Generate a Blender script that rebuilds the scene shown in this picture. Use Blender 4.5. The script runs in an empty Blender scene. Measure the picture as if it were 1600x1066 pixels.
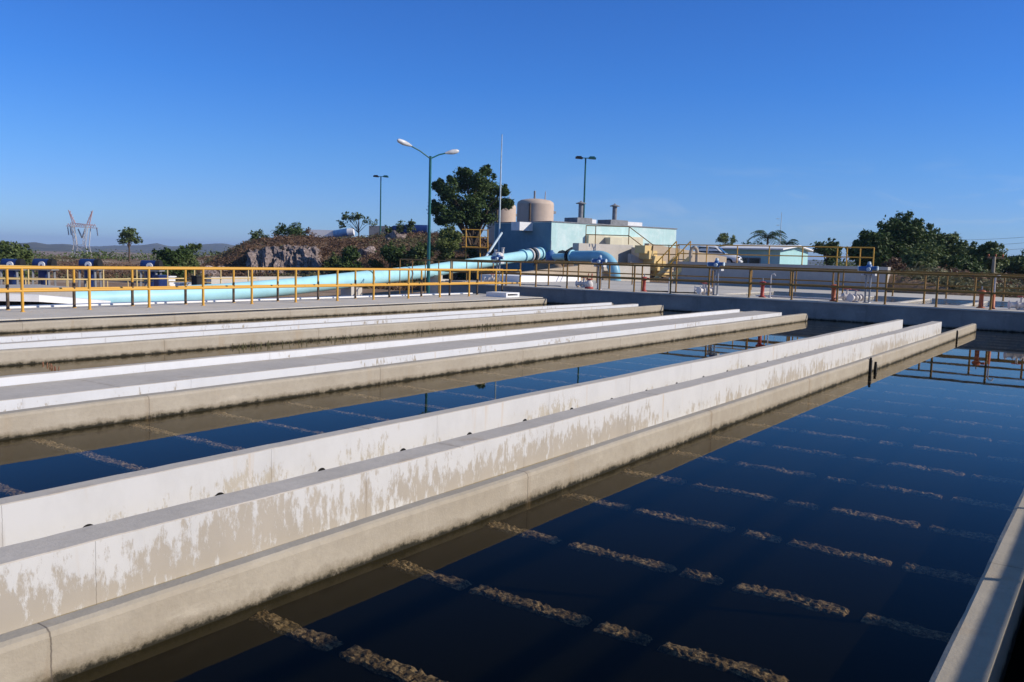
import bpy, bmesh, math, random
from mathutils import Vector, Matrix, noise
random.seed(7)
C = bpy.context.scene.collection
sin, cos, rad, PI = math.sin, math.cos, math.radians, math.pi
EYE = 1.92          # camera height above the basin water (world z = 0 is the water level)

# ------------------------------------------------------------------ camera frame
F = 1359.3
CX, CY = (0.5777, 0.0635, -0.8138), (-0.8158, 0.0776, -0.5731)
ax = Vector(CX).normalized(); ay = Vector(CY); ay = (ay - ax * ay.dot(ax)).normalized(); az = ax.cross(ay)
FH = Vector((-ax[2], -ay[2])).normalized()
def ray(px, py):
    d = Vector((px - 800, 533 - py, -F)); return Vector((d.dot(ax), d.dot(ay), d.dot(az)))
def WP(px, py, D):                       # world point seen at photo pixel (px, py), D metres ahead
    r = ray(px, py); t = D / (r[0] * FH[0] + r[1] * FH[1]); return Vector((r[0] * t, r[1] * t, r[2] * t + EYE))
def W(px, D, z):                         # world point in photo column px, D metres ahead, at height z
    y = 400.0
    for _ in range(6):
        p = WP(px, y, D); y -= (z - p.z) * F / D
    return WP(px, y, D)
def pxD(x, y):
    D = x * FH[0] + y * FH[1]; s = x * FH[1] - y * FH[0]
    return (800 + F * s / D if D > 1 else (9999 if s > 0 else -9999)), D

# ------------------------------------------------------------------ helpers
class MB:
    def __init__(s): s.v = []; s.f = []; s.m = []; s.sm = []
    def add(s, vs, fs, m=0, sm=False):
        b = len(s.v); s.v += [Vector(v) for v in vs]
        for f in fs: s.f.append([b + i for i in f]); s.m.append(m); s.sm.append(sm)
        return s
    def box(s, x0, x1, y0, y1, z0, z1, m=0, top=None):
        vs = [(x0,y0,z0),(x1,y0,z0),(x1,y1,z0),(x0,y1,z0),(x0,y0,z1),(x1,y0,z1),(x1,y1,z1),(x0,y1,z1)]
        s.add(vs, [(0,3,2,1),(0,1,5,4),(1,2,6,5),(2,3,7,6),(3,0,4,7)], m)
        return s.add(vs[4:], [(0,1,2,3)], m if top is None else top)
    def bar(s, a, b, w, h=None, m=0):       # rectangular bar from a to b
        a, b = Vector(a), Vector(b); h = h or w; d = (b - a).normalized()
        u = d.cross(Vector((0,0,1))); u = u.normalized() if u.length > 1e-4 else Vector((1,0,0)); n = u.cross(d)
        q = [(-1,-1),(1,-1),(1,1),(-1,1)]
        vs = [p + u * (i * w / 2) + n * (j * h / 2) for p in (a, b) for i, j in q]
        return s.add(vs, [(0,3,2,1),(4,5,6,7),(0,1,5,4),(1,2,6,5),(2,3,7,6),(3,0,4,7)], m)
    def tube(s, pts, r, n=10, m=0, cap=True):
        pts = [Vector(p) for p in pts]; rs = r if isinstance(r, (list, tuple)) else [r] * len(pts)
        vs = []; pu = None
        for i, p in enumerate(pts):
            d = (pts[min(i+1, len(pts)-1)] - pts[max(i-1, 0)]).normalized()
            u = (pu - d * pu.dot(d)) if pu is not None else d.cross(Vector((0,0,1)))
            if u.length < 1e-3: u = d.cross(Vector((1,0,0)))
            u.normalize(); pu = u; w = d.cross(u)
            vs += [p + (u * cos(2*PI*k/n) + w * sin(2*PI*k/n)) * rs[i] for k in range(n)]
        fs = [(i*n+k, i*n+(k+1)%n, (i+1)*n+(k+1)%n, (i+1)*n+k) for i in range(len(pts)-1) for k in range(n)]
        s.add(vs, fs, m, True)
        if cap: s.add(vs[:n], [tuple(range(n))[::-1]], m); s.add(vs[-n:], [tuple(range(n))], m)
        return s
    def lathe(s, prof, c=(0,0,0), n=24, m=0):   # prof: (r, z)
        c = Vector(c); vs = [c + Vector((r*cos(2*PI*k/n), r*sin(2*PI*k/n), z)) for r, z in prof for k in range(n)]
        fs = [(i*n+k, i*n+(k+1)%n, (i+1)*n+(k+1)%n, (i+1)*n+k) for i in range(len(prof)-1) for k in range(n)]
        return s.add(vs, fs, m, True)
    def ball(s, c, r, n=10, m=0):
        rx, ry, rz = r if isinstance(r, tuple) else (r, r, r); c = Vector(c)
        vs = [c + Vector((rx*sin(PI*i/n)*cos(2*PI*k/n), ry*sin(PI*i/n)*sin(2*PI*k/n), rz*cos(PI*i/n))) for i in range(n+1) for k in range(n)]
        return s.add(vs, [(i*n+k, (i+1)*n+k, (i+1)*n+(k+1)%n, i*n+(k+1)%n) for i in range(n) for k in range(n)], m, True)
    def build(s, name, mats, parent=None, origin=None, smooth=None):
        o0 = Vector(origin) if origin is not None else (Vector(parent.get('_w', (0,0,0))) if parent else Vector((0,0,0)))
        me = bpy.data.meshes.new(name); me.from_pydata([v - o0 for v in s.v], [], s.f)
        for mt in (mats if isinstance(mats, (list, tuple)) else [mats]) if mats else (): me.materials.append(mt)
        me.polygons.foreach_set('material_index', s.m)
        me.polygons.foreach_set('use_smooth', [bool(x) if smooth is None else smooth for x in s.sm]); me.update()
        o = bpy.data.objects.new(name, me); C.objects.link(o)
        if parent: o.parent = parent; o['_w'] = list(o0)
        else: o.location = o0; o['_w'] = list(o0)
        return o
def tag(o, label, cat, group=None):
    o['label'] = label; o['category'] = cat
    if group: o['group'] = group
    return o
def thing(name, label, cat, loc, group=None):
    o = bpy.data.objects.new(name, None); C.objects.link(o); o.location = loc; o['_w'] = list(loc); o.empty_display_size = .2
    return tag(o, label, cat, group)
def struct(o, kind='structure'): o['kind'] = kind; return o
def dup(root, loc, label, rz=None, scale=None):
    def cp(o, par):
        c = o.copy(); C.objects.link(c)
        if par: c.parent = par
        for ch in list(o.children): cp(ch, c)
        return c
    r = cp(root, None); r.location = loc; r['label'] = label
    if rz is not None: r.rotation_euler.z = rz
    if scale: r.scale = scale
    return r
def lerp(tab, x):
    if x <= tab[0][0]: return tab[0][1]
    for (a, va), (b, vb) in zip(tab, tab[1:]):
        if x <= b: t = (x-a)/(b-a); return va + (vb-va)*t
    return tab[-1][1]
def sstep(a, b, x): t = max(0, min(1, (x-a)/(b-a))); return t*t*(3-2*t)

# ------------------------------------------------------------------ materials
class N:
    def __init__(s, name):
        s.mat = bpy.data.materials.new(name); s.mat.use_nodes = True; s.t = s.mat.node_tree; s.t.nodes.clear()
        s.out = s.n('ShaderNodeOutputMaterial')
    def n(s, typ, ins=None, **kw):
        d = s.t.nodes.new(typ)
        for k, v in kw.items(): setattr(d, k, v)
        for k, v in (ins or {}).items():
            if isinstance(v, bpy.types.NodeSocket): s.t.links.new(v, d.inputs[k])
            else: d.inputs[k].default_value = v
        return d
    def coord(s, scale=(1,1,1), world=False):
        v = s.n('ShaderNodeNewGeometry').outputs['Position'] if world else s.n('ShaderNodeTexCoord').outputs['Object']
        return s.n('ShaderNodeMapping', {'Vector': v, 'Scale': scale}).outputs[0]
    def noise(s, vec, scale, detail=4, rough=.55, dist=0):
        return s.n('ShaderNodeTexNoise', {'Vector': vec, 'Scale': scale, 'Detail': detail, 'Roughness': rough, 'Distortion': dist}).outputs['Fac']
    def ramp(s, fac, stops):
        r = s.n('ShaderNodeValToRGB', {'Fac': fac}); e = r.color_ramp.elements
        while len(e) < len(stops): e.new(.5)
        for i, (p, c) in enumerate(stops): e[i].position = p; e[i].color = c if len(c) == 4 else (*c, 1)
        return r.outputs[0]
    def rng(s, v, a, b, lo=0., hi=1.):
        return s.n('ShaderNodeMapRange', {'Value': v, 'From Min': a, 'From Max': b, 'To Min': lo, 'To Max': hi}).outputs[0]
    def mix(s, fac, a, b, mode='MIX'):
        m = s.n('ShaderNodeMix', data_type='RGBA', blend_type=mode)
        for k, v in ((0, fac), (6, a), (7, b)):
            if isinstance(v, bpy.types.NodeSocket): s.t.links.new(v, m.inputs[k])
            else: m.inputs[k].default_value = v if k == 0 or len(v) == 4 else (*v, 1)
        return m.outputs[2]
    def math(s, op, a, b=0.): return s.n('ShaderNodeMath', {0: a, 1: b}, operation=op).outputs[0]
    def done(s, col, rough=.8, bump=None, bstr=.3, bdist=.01, metal=0., spec=.3):
        b = s.n('ShaderNodeBsdfPrincipled', {'Base Color': col if isinstance(col, bpy.types.NodeSocket) else (*col, 1), 'Roughness': rough, 'Metallic': metal, 'Specular IOR Level': spec})
        if bump is not None:
            bn = s.n('ShaderNodeBump', {'Height': bump, 'Strength': bstr, 'Distance': bdist}); s.t.links.new(bn.outputs[0], b.inputs['Normal'])
        s.t.links.new(b.outputs[0], s.out.inputs[0]); return s.mat

def plain(name, c, rough=.6, var=.18, scale=3., metal=0., spec=.3, c2=None, world=False):
    k = N(name); f = k.noise(k.coord(world=world), scale, 6, .62)
    lo = c2 or tuple(x * (1 - 2 * var) for x in c)
    col = k.ramp(f, [(.3, lo), (.62, c)])
    return k.done(col, rough, k.noise(k.coord(), scale * 8, 4), .15, .005, metal, spec)

def joints(k, col, amt=.7, sp=3.7, off=0.):
    x = k.n('ShaderNodeSeparateXYZ', {0: k.n('ShaderNodeNewGeometry').outputs['Position']}).outputs[0]
    x = k.math('ADD', x, k.math('MULTIPLY', k.noise(k.coord((2, 2, 9), True), 3., 3), .012))
    fr = k.math('ABSOLUTE', k.math('SUBTRACT', k.math('FRACT', k.math('ADD', k.math('DIVIDE', x, sp), off)), .5))
    col = k.mix(k.rng(fr, .0014, .0006, 0, amt), col, (.06, .05, .045))
    near = k.math('MULTIPLY', k.rng(fr, .022, .004), k.rng(k.noise(k.coord((3, 3, .5), True), 5., 4), .45, .7))
    return k.mix(k.math('MULTIPLY', near, amt*.6), col, (.26, .19, .12))
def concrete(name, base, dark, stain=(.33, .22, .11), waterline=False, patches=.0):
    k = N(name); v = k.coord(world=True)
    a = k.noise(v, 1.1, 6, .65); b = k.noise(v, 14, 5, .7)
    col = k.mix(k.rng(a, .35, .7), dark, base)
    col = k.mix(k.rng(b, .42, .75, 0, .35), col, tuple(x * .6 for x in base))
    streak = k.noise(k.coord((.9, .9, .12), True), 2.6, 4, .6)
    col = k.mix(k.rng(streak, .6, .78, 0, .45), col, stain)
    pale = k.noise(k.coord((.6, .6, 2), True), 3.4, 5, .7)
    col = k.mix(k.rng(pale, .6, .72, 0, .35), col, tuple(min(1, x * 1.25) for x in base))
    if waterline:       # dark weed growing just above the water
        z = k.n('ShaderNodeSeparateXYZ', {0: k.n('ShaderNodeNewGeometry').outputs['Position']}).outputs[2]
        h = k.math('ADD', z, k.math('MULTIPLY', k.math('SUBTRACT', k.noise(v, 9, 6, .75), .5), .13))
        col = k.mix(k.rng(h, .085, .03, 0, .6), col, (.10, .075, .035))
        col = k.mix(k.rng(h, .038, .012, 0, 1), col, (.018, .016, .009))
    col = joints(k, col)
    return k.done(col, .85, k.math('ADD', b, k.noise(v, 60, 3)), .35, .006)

def peeling(name, amount, wear=0., white=(.61, .605, .60), under=(.42, .36, .28), ztop=.53, h=.3):
    k = N(name); v = k.coord((1, 1, .55), True)
    z = k.n('ShaderNodeSeparateXYZ', {0: k.n('ShaderNodeNewGeometry').outputs['Position']}).outputs[2]
    big = k.noise(k.coord((.5, 1, .9), True), 1.3, 3, .5); fine = k.noise(k.coord((1, 1, .38), True), 19, 9, .72); med = k.noise(k.coord((1, 1, .45), True), 5, 5, .65)
    m = k.math('ADD', k.math('MULTIPLY', big, .34), k.math('ADD', k.math('MULTIPLY', fine, .50), k.math('MULTIPLY', med, .28)))
    m = k.math('ADD', m, k.rng(z, ztop - .03, ztop - h, -.075, .02))
    m = k.math('ADD', m, k.rng(k.n('ShaderNodeSeparateXYZ', {0: k.n('ShaderNodeNewGeometry').outputs['Position']}).outputs[0], 1., 8., wear, -.004))
    f = k.rng(m, amount - .02, amount + .035)
    und = k.mix(k.noise(v, 3, 5), under, tuple(x * .72 for x in under))
    wh = k.mix(k.rng(k.noise(v, 2.2, 6, .7), .45, .75, 0, .5), white, tuple(x * .78 for x in white))
    rust = k.noise(k.coord((3, 1, .25), True), 2.1, 3, .5)
    wh = k.mix(k.rng(rust, .66, .74, 0, .45), wh, (.55, .40, .24))
    col = joints(k, k.mix(f, wh, und), .5, 2.03, .3)
    return k.done(col, .75, k.math('MULTIPLY', f, -1.), .3, .004)

M = {}
M['ledge'] = concrete('beige_concrete', (.43, .385, .315), (.36, .315, .25), waterline=True)
M['grey'] = concrete('grey_concrete', (.53, .485, .43), (.45, .41, .36))
M['deck'] = concrete('pale_deck_concrete', (.60, .56, .50), (.50, .465, .41))
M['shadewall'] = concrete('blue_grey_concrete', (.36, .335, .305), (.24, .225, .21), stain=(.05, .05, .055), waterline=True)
M['peel1'] = peeling('heavily_peeling_white_paint', .562, wear=.062, ztop=.348, h=.27, under=(.50,.45,.385))
M['peel2'] = peeling('lightly_chipped_white_paint', .605, ztop=.348, h=.27, under=(.55,.5,.42))
M['white'] = peeling('white_masonry_paint', .66, white=(.65, .66, .68))
M['terrace'] = concrete('terrace_concrete', (.46, .43, .395), (.38, .355, .33))
M['ramp'] = concrete('tan_concrete', (.50, .41, .30), (.43, .35, .26))
M['dark'] = plain('dark_opening', (.012, .012, .012), .9)

def yellow(name, c, rustf):
    k = N(name); v = k.coord(world=True); f = k.noise(v, 5, 6, .7)
    col = k.mix(k.rng(f, rustf, rustf + .1, 0, .85), c, (.16, .075, .03)); return k.done(col, .5, f, .2, .003, 0, .4)
M['yel'] = yellow('yellow_rail_paint', (.62, .33, .045), .63)
M['yelrust_shade'] = yellow('weathered_shade_browned_yellow_paint', (.27, .145, .028), .56)  # aged yellow, browned so that backlit shade sits in the colour
M['yelpale'] = yellow('pale_yellow_paint', (.72, .52, .22), .66)
M['red'] = plain('red_valve_paint', (.45, .07, .05), .5)
M['orange'] = plain('orange_red_paint', (.5, .13, .05), .5)
M['vblue'] = plain('blue_actuator_paint', (.06, .16, .38), .4)
M['navy'] = plain('navy_motor_paint', (.015, .04, .16), .35)
M['vwhite'] = plain('white_valve_paint', (.72, .68, .66), .5)
M['steel'] = plain('dull_steel', (.35, .36, .38), .45, metal=.6)
M['black'] = plain('black_rubber', (.02, .02, .02), .7)
M['aqua'] = plain('aqua_pipe_paint', (.40, .72, .80), .45, .08, 1.2)
M['aqua2'] = plain('blue_pipe_paint', (.22, .47, .62), .4, .08, 1.2)
M['teal'] = plain('green_lamp_paint', (.02, .13, .13), .4)
M['lampw'] = plain('pale_lamp_housing', (.7, .7, .7), .35)
M['lamppole'] = plain('pale_blue_pole_paint', (.55, .66, .72), .4)
def wallpaint(name, c, c2):
    k = N(name); v = k.coord(world=True); f = k.noise(v, .9, 7, .7); s = k.noise(k.coord((2, 2, .3), True), 1.6, 5)
    col = k.mix(k.rng(f, .45, .68), c, c2); col = k.mix(k.rng(s, .55, .75, 0, .5), col, tuple(min(1, x * 1.3) for x in c)); return k.done(col, .8, f, .1)
M['bwall'] = wallpaint('mottled_aqua_wall_paint', (.47, .68, .67), (.66, .80, .79))
M['bwall_shade'] = wallpaint('shade_darkened_blue_paint', (.14, .26, .33), (.19, .32, .39))  # bluer side paint, darkened further to carry shade in the colour
M['cream'] = wallpaint('cream_wall_paint', (.66, .62, .46), (.58, .53, .40))
M['housew'] = wallpaint('teal_house_paint', (.33, .57, .58), (.37, .61, .62))
M['wht'] = plain('plain_white_paint', (.80, .80, .80), .6, .06)
M['roofgrey'] = plain('grey_roof_concrete', (.26, .27, .29), .8)
M['tank'] = plain('beige_tank_paint', (.58, .46, .37), .7, .1, .8)
M['glass'] = plain('dark_window_glass', (.012, .014, .018), .1, spec=.6)
M['carw'] = plain('white_car_paint', (.78, .78, .79), .25, .02, spec=.5)
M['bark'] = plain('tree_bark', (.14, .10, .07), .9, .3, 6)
M['wood'] = plain('grey_pole_wood', (.42, .36, .27), .9, .2, 5)
M['tower'] = plain('galvanised_tower_steel', (.62, .60, .58), .5)
M['towerred'] = plain('red_white_tower_paint', (.72, .42, .36), .5)
def leaf(name, c, c2, sc=1.2):
    k = N(name); v = k.coord(world=True)
    f = k.noise(v, sc, 4, .7); g = k.n('ShaderNodeNewGeometry').outputs['Random Per Island']
    col = k.mix(k.rng(f, .35, .65), c2, c); col = k.mix(k.math('MULTIPLY', g, .55), col, tuple(x * 1.6 for x in c))
    b = k.n('ShaderNodeBsdfPrincipled', {'Base Color': col, 'Roughness': .6, 'Specular IOR Level': .25})
    t = k.n('ShaderNodeBsdfTranslucent', {'Color': col}); mx = k.n('ShaderNodeMixShader', {0: .18})
    k.t.links.new(b.outputs[0], mx.inputs[1]); k.t.links.new(t.outputs[0], mx.inputs[2]); k.t.links.new(mx.outputs[0], k.out.inputs[0]); return k.mat
M['leaf'] = leaf('dark_green_leaves', (.05, .085, .02), (.03, .05, .014))
M['leaf2'] = leaf('olive_green_leaves', (.09, .12, .035), (.05, .075, .022))
M['leaf3'] = leaf('yellow_green_leaves', (.13, .16, .04), (.08, .10, .03))
M['brush'] = leaf('dry_brown_brush', (.16, .098, .058), (.085, .046, .03), .5)
M['brush2'] = leaf('olive_dry_brush', (.13, .125, .06), (.09, .08, .04), .5)
M['redbrush'] = leaf('reddish_shrub_leaves', (.26, .10, .06), (.12, .11, .05), 2.)
M['rock'] = None
k = N('pinkish_grey_rock'); v = k.coord(world=True); f = k.noise(k.coord((1,1,.45), True), 3.2, 8, .75, 1.2)
M['rock'] = k.done(k.ramp(f, [(.36, (.025, .02, .02)), (.48, (.20, .155, .14)), (.62, (.52, .42, .39))]), .95, f, 1., .25)
# ground: sandy soil with dry grass patches
k = N('dry_soil'); v = k.coord(world=True); a = k.noise(v, .05, 8, .68); b = k.noise(v, .6, 6, .7); c_ = k.noise(v, 4, 5, .7)
col = k.ramp(a, [(.32, (.10, .075, .04)), (.47, (.22, .14, .085)), (.6, (.40, .31, .23)), (.75, (.12, .11, .05))])
col = k.mix(k.rng(b, .4, .65, 0, .6), col, (.20, .115, .07)); col = k.mix(k.rng(c_, .45, .7, 0, .5), col, (.30, .23, .16))
M['soil'] = k.done(col, .95, c_, .6, .08)
k = N('far_hill_scrub'); v = k.coord(world=True); a = k.noise(v, .012, 7, .7)
M['hill'] = k.done(k.ramp(a, [(.35, (.055, .06, .05)), (.65, (.12, .115, .09))]), .95)
k = N('submerged_crust'); v = k.coord(world=True); a = k.noise(v, 14, 8, .8); b = k.noise(k.coord((1, .55, 1), True), 48, 5, .75)
col = k.ramp(a, [(.34, (.03, .021, .012)), (.48, (.20, .14, .082)), (.64, (.55, .42, .28))])
M['crust'] = k.done(k.mix(k.rng(b, .46, .56, 0, .88), col, (.022, .016, .011)), .9, a, 1., .03)
M['murk'] = plain('murky_silt', (.0045, .0047, .0032), 1., .1, .3, spec=0.)
# water: mirror-like surface over dark silt, lets the sun reach what lies just below
def watermat(name, ripple, tint, dist=.02):
    k = N(name); v = k.coord(world=True)
    h = k.math('ADD', k.noise(v, 1.1, 3, .5), k.math('MULTIPLY', k.noise(v, 6, 2, .5), .25))
    bn = k.n('ShaderNodeBump', {'Height': h, 'Strength': ripple, 'Distance': dist})
    fr = k.n('ShaderNodeFresnel', {'IOR': 1.33, 'Normal': bn.outputs[0]})
    g = k.n('ShaderNodeBsdfGlossy', {'Color': (.97, .92, .82, 1), 'Roughness': .015, 'Normal': bn.outputs[0]})
    t = k.n('ShaderNodeBsdfTransparent', {'Color': (*tint, 1)})
    front = k.math('SUBTRACT', 1., k.n('ShaderNodeNewGeometry').outputs['Backfacing'])
    mx = k.n('ShaderNodeMixShader', {0: k.math('MULTIPLY', k.math('MULTIPLY', fr.outputs[0], k.rng(fr.outputs[0], .07, .45, .30, 1.)), front)}); k.t.links.new(t.outputs[0], mx.inputs[1]); k.t.links.new(g.outputs[0], mx.inputs[2])
    k.t.links.new(mx.outputs[0], k.out.inputs[0]); return k.mat
M['pond'] = watermat('wind_rippled_pond_water', 1., (.6, .6, .55), .12)
M['water'] = watermat('still_basin_water', .02, (.78, .74, .62))

# ------------------------------------------------------------------ terrain
LAT = [(-400, -.6), (200, -.6), (330, .3), (380, 2.1), (430, 2.75), (490, 3.05), (560, 3.3), (600, 3.6), (700, 3.7), (780, 3.2), (830, 1.9), (870, 1.6), (1060, 1.6), (1062, 1.5), (1390, 1.5), (1450, .5), (3000, .3)]
def ground_z(x, y):
    D0 = x*FH[0] + y*FH[1]; return near_z(x, y) - 7.6 * sstep(160, 420, math.hypot(x, y))
def near_z(x, y):
    px, D = pxD(x, y); n = noise.noise(Vector((x * .11, y * .11, 0))) * .5 + noise.noise(Vector((x * .35, y * .35, 3))) * .2
    if -14 < x < 45.8 and y < 26.5: return -.75
    top = lerp(LAT, px)
    if px < 790: k = sstep(72, 95, D) * (1 - sstep(140, 220, D)); z = -.6 + (top + .6) * k; return z + n * (.25 + .9 * k)
    if px < 1060:
        k = sstep(48, 62, D) * (1 - sstep(150, 260, D)); w = sstep(790, 870, px); m = sstep(72, 95, D) * (1 - sstep(140, 220, D))
        return -.6 + (top + .6) * (k * w + m * (1 - w)) + n * .25 * (1 - sstep(50, 60, D) * w)
    k = (1 - sstep(150, 300, D))
    if x > 46.2 and y > 4: t = sstep(4, 9.9, y); return (1.5 * t + .4 * (1 - t)) * k - .6 * (1 - k) + n * .3 * (1 - t)
    return (.3 if x < 46.2 else .4) * k - .6 * (1 - k) + n * .3
def coords(spec):
    out = []
    for a, b, st in spec:
        x = a
        while x < b - 1e-6: out.append(x); x += st
    return out + [spec[-1][1]]
gx = coords([(-500, -100, 100), (-100, -14, 8.6), (-14, 31, 5), (31, 45.8, 4.9), (45.8, 46.4, .6), (46.4, 130, 1.9), (130, 260, 10), (260, 1200, 80), (1200, 9000, 1300)])
gy = coords([(-4000, -400, 600), (-400, -40, 30), (-40, 22.6, 2.6), (22.6, 26.5, 1.95), (26.5, 130, 1.9), (130, 260, 10), (260, 1000, 80), (1000, 9000, 1300)])
g = MB(); g.v = [Vector((x, y, ground_z(x, y))) for x in gx for y in gy]; ny = len(gy)
for i in range(len(gx)-1):
    for j in range(ny-1):
        xm, ym = (gx[i]+gx[i+1])/2, (gy[j]+gy[j+1])/2
        if -14 < xm < 31 and -40 < ym < 22.6: continue
        g.f.append([i*ny+j, (i+1)*ny+j, (i+1)*ny+j+1, i*ny+j+1]); g.m.append(0); g.sm.append(True)
struct(g.build('ground', M['soil']))

# distant hills
def ridge(name, pts, D, depth):
    m = MB(); n = len(pts); rows = 7; vs = []
    for r in range(rows):
        t = r / (rows - 1)
        for i, (px, h) in enumerate(pts):
            d = D + depth * (t - .5) * 2; prof = 1 - abs(t - .5) * 2
            p = W(px, d, 0); jig = noise.noise(Vector((px * .05, r * .9, D * .01))) * .3
            vs.append((p.x, p.y, -9 + (h + 9) * max(0, prof + jig * prof * (1 - prof) * 2)))
    m.add(vs, [(r*n+i, r*n+i+1, (r+1)*n+i+1, (r+1)*n+i) for r in range(rows-1) for i in range(n-1)], 0, True)
    struct(m.build(name, M['hill']))
def prof(tab, step, D, amp):
    out = []; x = tab[0][0]
    while x <= tab[-1][0]:
        py = lerp(tab, x) + noise.noise(Vector((x * .045, D * .001, 0))) * amp + noise.noise(Vector((x * .16, D * .001, 5))) * amp * .4
        out.append((x, WP(x, py, D).z)); x += step
    return out
ridge('hills', prof([(-700, 372), (-300, 380), (-60, 372), (0, 376), (30, 380), (55, 379), (75, 382), (100, 381), (140, 388), (180, 392), (260, 393), (330, 393), (420, 392), (520, 397)], 6, 1700, 1.2), 1700, 500)
ridge('hills', prof([(60, 388), (150, 385), (225, 383), (245, 379), (262, 385), (300, 383), (350, 381), (370, 384), (400, 388), (560, 394)], 6, 2600, 1.2), 2600, 500)
ridge('hills', prof([(1040, 412), (1150, 409), (1262, 406), (1300, 407), (1380, 410), (1480, 410), (1560, 400), (1590, 401), (1700, 394), (1900, 404), (2300, 398)], 8, 2300, 2), 2300, 500)

# ------------------------------------------------------------------ basin: water, floor, troughs
struct(MB().add([(-14,.54,0),(31.05,.54,0),(31.05,19.55,0),(-14,19.55,0)], [(0,1,2,3)]).build('water', M['water']))
struct(MB().add([(-14,.0,-.058),(31.2,.0,-.058),(31.2,22.6,-.058),(-14,22.6,-.058)], [(0,1,2,3)]).build('basin_floor', M['murk']))
XA, XL = -6.0, 30.1
def ledge(y0, y1, ztop, flip=False, x1=XL, breaks=()):
    """long concrete curb with a rounded water edge and slight irregularity"""
    m = MB(); prof = [(0,-.6),(0,.0),(.0,ztop-.035),(.008,ztop-.012),(.03,ztop),(y1-y0,ztop),(y1-y0,-.6)]
    n = 340; np_ = len(prof); vs = []
    for i in range(n+1):
        x = XA + (x1-XA)*i/n; w = noise.noise(Vector((x*.5, y0, 1)))*.012 + noise.noise(Vector((x*6, y0, 1)))*.003; w2 = noise.noise(Vector((x*.45, y0, 7)))*.010 + noise.noise(Vector((x*7, y0, 4)))*.003
        for a, z in prof: vs.append((x, (y1 - a if flip else y0 + a) + (w if a < .03 else 0), z + (w2 if z > .1 else 0)))
    fs = [(i*np_+j, (i+1)*np_+j, (i+1)*np_+j+1, i*np_+j+1) for i in range(n) for j in range(np_-1)]
    if flip: fs = [f[::-1] for f in fs]
    m.add(vs, fs, 0, False); m.add(vs[-np_:], [tuple(range(np_))], 0); m.add(vs[:np_], [tuple(range(np_))[::-1]], 0)
    return m
def wall(y0, y1, zt, x1, holes=(), zb=-.6, hr=.054, hz=.046):
    m = MB()                       # material 0 paint on faces, 1 bare concrete top
    n = 240; xs = [XA + (x1-XA)*i/n for i in range(n+1)]; tz = [zt + noise.noise(Vector((x*.5, y0, 2)))*.009 + noise.noise(Vector((x*5, y0, 2)))*.003 for x in xs]
    for i in range(n):
        a, b, za, zb_ = xs[i], xs[i+1], tz[i], tz[i+1]
        m.add([(a,y0+.006,za),(b,y0+.006,zb_),(b,y1-.006,zb_),(a,y1-.006,za)], [(0,1,2,3)], 1)
        m.add([(a,y0,za-.006),(b,y0,zb_-.006),(b,y0+.006,zb_),(a,y0+.006,za)], [(0,1,2,3)], 1)
        m.add([(a,y1,za-.006),(b,y1,zb_-.006),(b,y1-.006,zb_),(a,y1-.006,za)], [(3,2,1,0)], 1)
        m.add([(a,y1,zb),(b,y1,zb),(b,y1,zb_-.006),(a,y1,za-.006)], [(3,2,1,0)], 0)
    zf = zt - .022; cur = XA; hw = .14
    for i in range(n): m.add([(xs[i],y0,zf),(xs[i+1],y0,zf),(xs[i+1],y0,tz[i+1]-.006),(xs[i],y0,tz[i]-.006)], [(0,1,2,3)], 0)
    def fr(a, b, z0, z1): m.add([(a,y0,z0),(b,y0,z0),(b,y0,z1),(a,y0,z1)], [(0,1,2,3)], 0)
    for hx in holes:
        fr(cur, hx-hw, zb, zf); cur = hx+hw; fr(hx-hw, cur, zb, hz-hw); fr(hx-hw, cur, hz+hw, zf)
        k = 24; sq = []; ci = []
        for q in range(k):
            t = 2*PI*q/k; c, s_ = cos(t), sin(t); e = hw / max(abs(c), abs(s_))
            sq.append((hx+e*c, y0, hz+e*s_)); ci.append((hx+hr*c, y0, hz+hr*s_))
        inn = [(p[0], y0+.1, p[2]) for p in ci]
        m.add(sq+ci, [(q, (q+1)%k, k+(q+1)%k, k+q) for q in range(k)], 0)
        m.add(ci+inn, [(q, (q+1)%k, k+(q+1)%k, k+q) for q in range(k)], 1)
    fr(cur, x1, zb, zf); m.add([(x1,y0,zb),(x1,y1,zb),(x1,y1,zf),(x1,y0,zf)], [(0,1,2,3)], 0)
    m.add([(XA,y0,zb),(XA,y1,zb),(XA,y1,zf),(XA,y0,zf)], [(3,2,1,0)], 0)
    return m
HOLES = [2.96 + 1.013*i for i in range(-4, 24)]
# nearest trough
t1 = thing('collecting_trough', 'nearest long concrete trough with peeling white walls and a row of round drain holes', 'trough', (12, 4.4, 0))
ledge(3.72, 3.828, .25).build('water_ledge', [M['ledge']], t1)
wall(4.40, 4.66, .348, 28.2).build('outer_wall', [M['peel1'], M['grey']], t1)['label'] = 'near wall with badly peeling white paint'
wall(5.445, 5.592, .348, 28.1, HOLES).build('inner_wall', [M['peel2'], M['grey']], t1)['label'] = 'far wall with cleaner white paint and drain holes'
ledge(6.15, 6.26, .11, True).build('water_ledge', [M['ledge']], t1)
MB().box(XA, 28.1, 3.83, 5.44, -.5, -.12).build('channel_floor', M['grey'], t1)
for hx in HOLES:
    MB().tube([(hx, 5.447, .046), (hx, 5.60, .046)], .0525, 16).build('drain_hole', M['dark'], t1)
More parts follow.
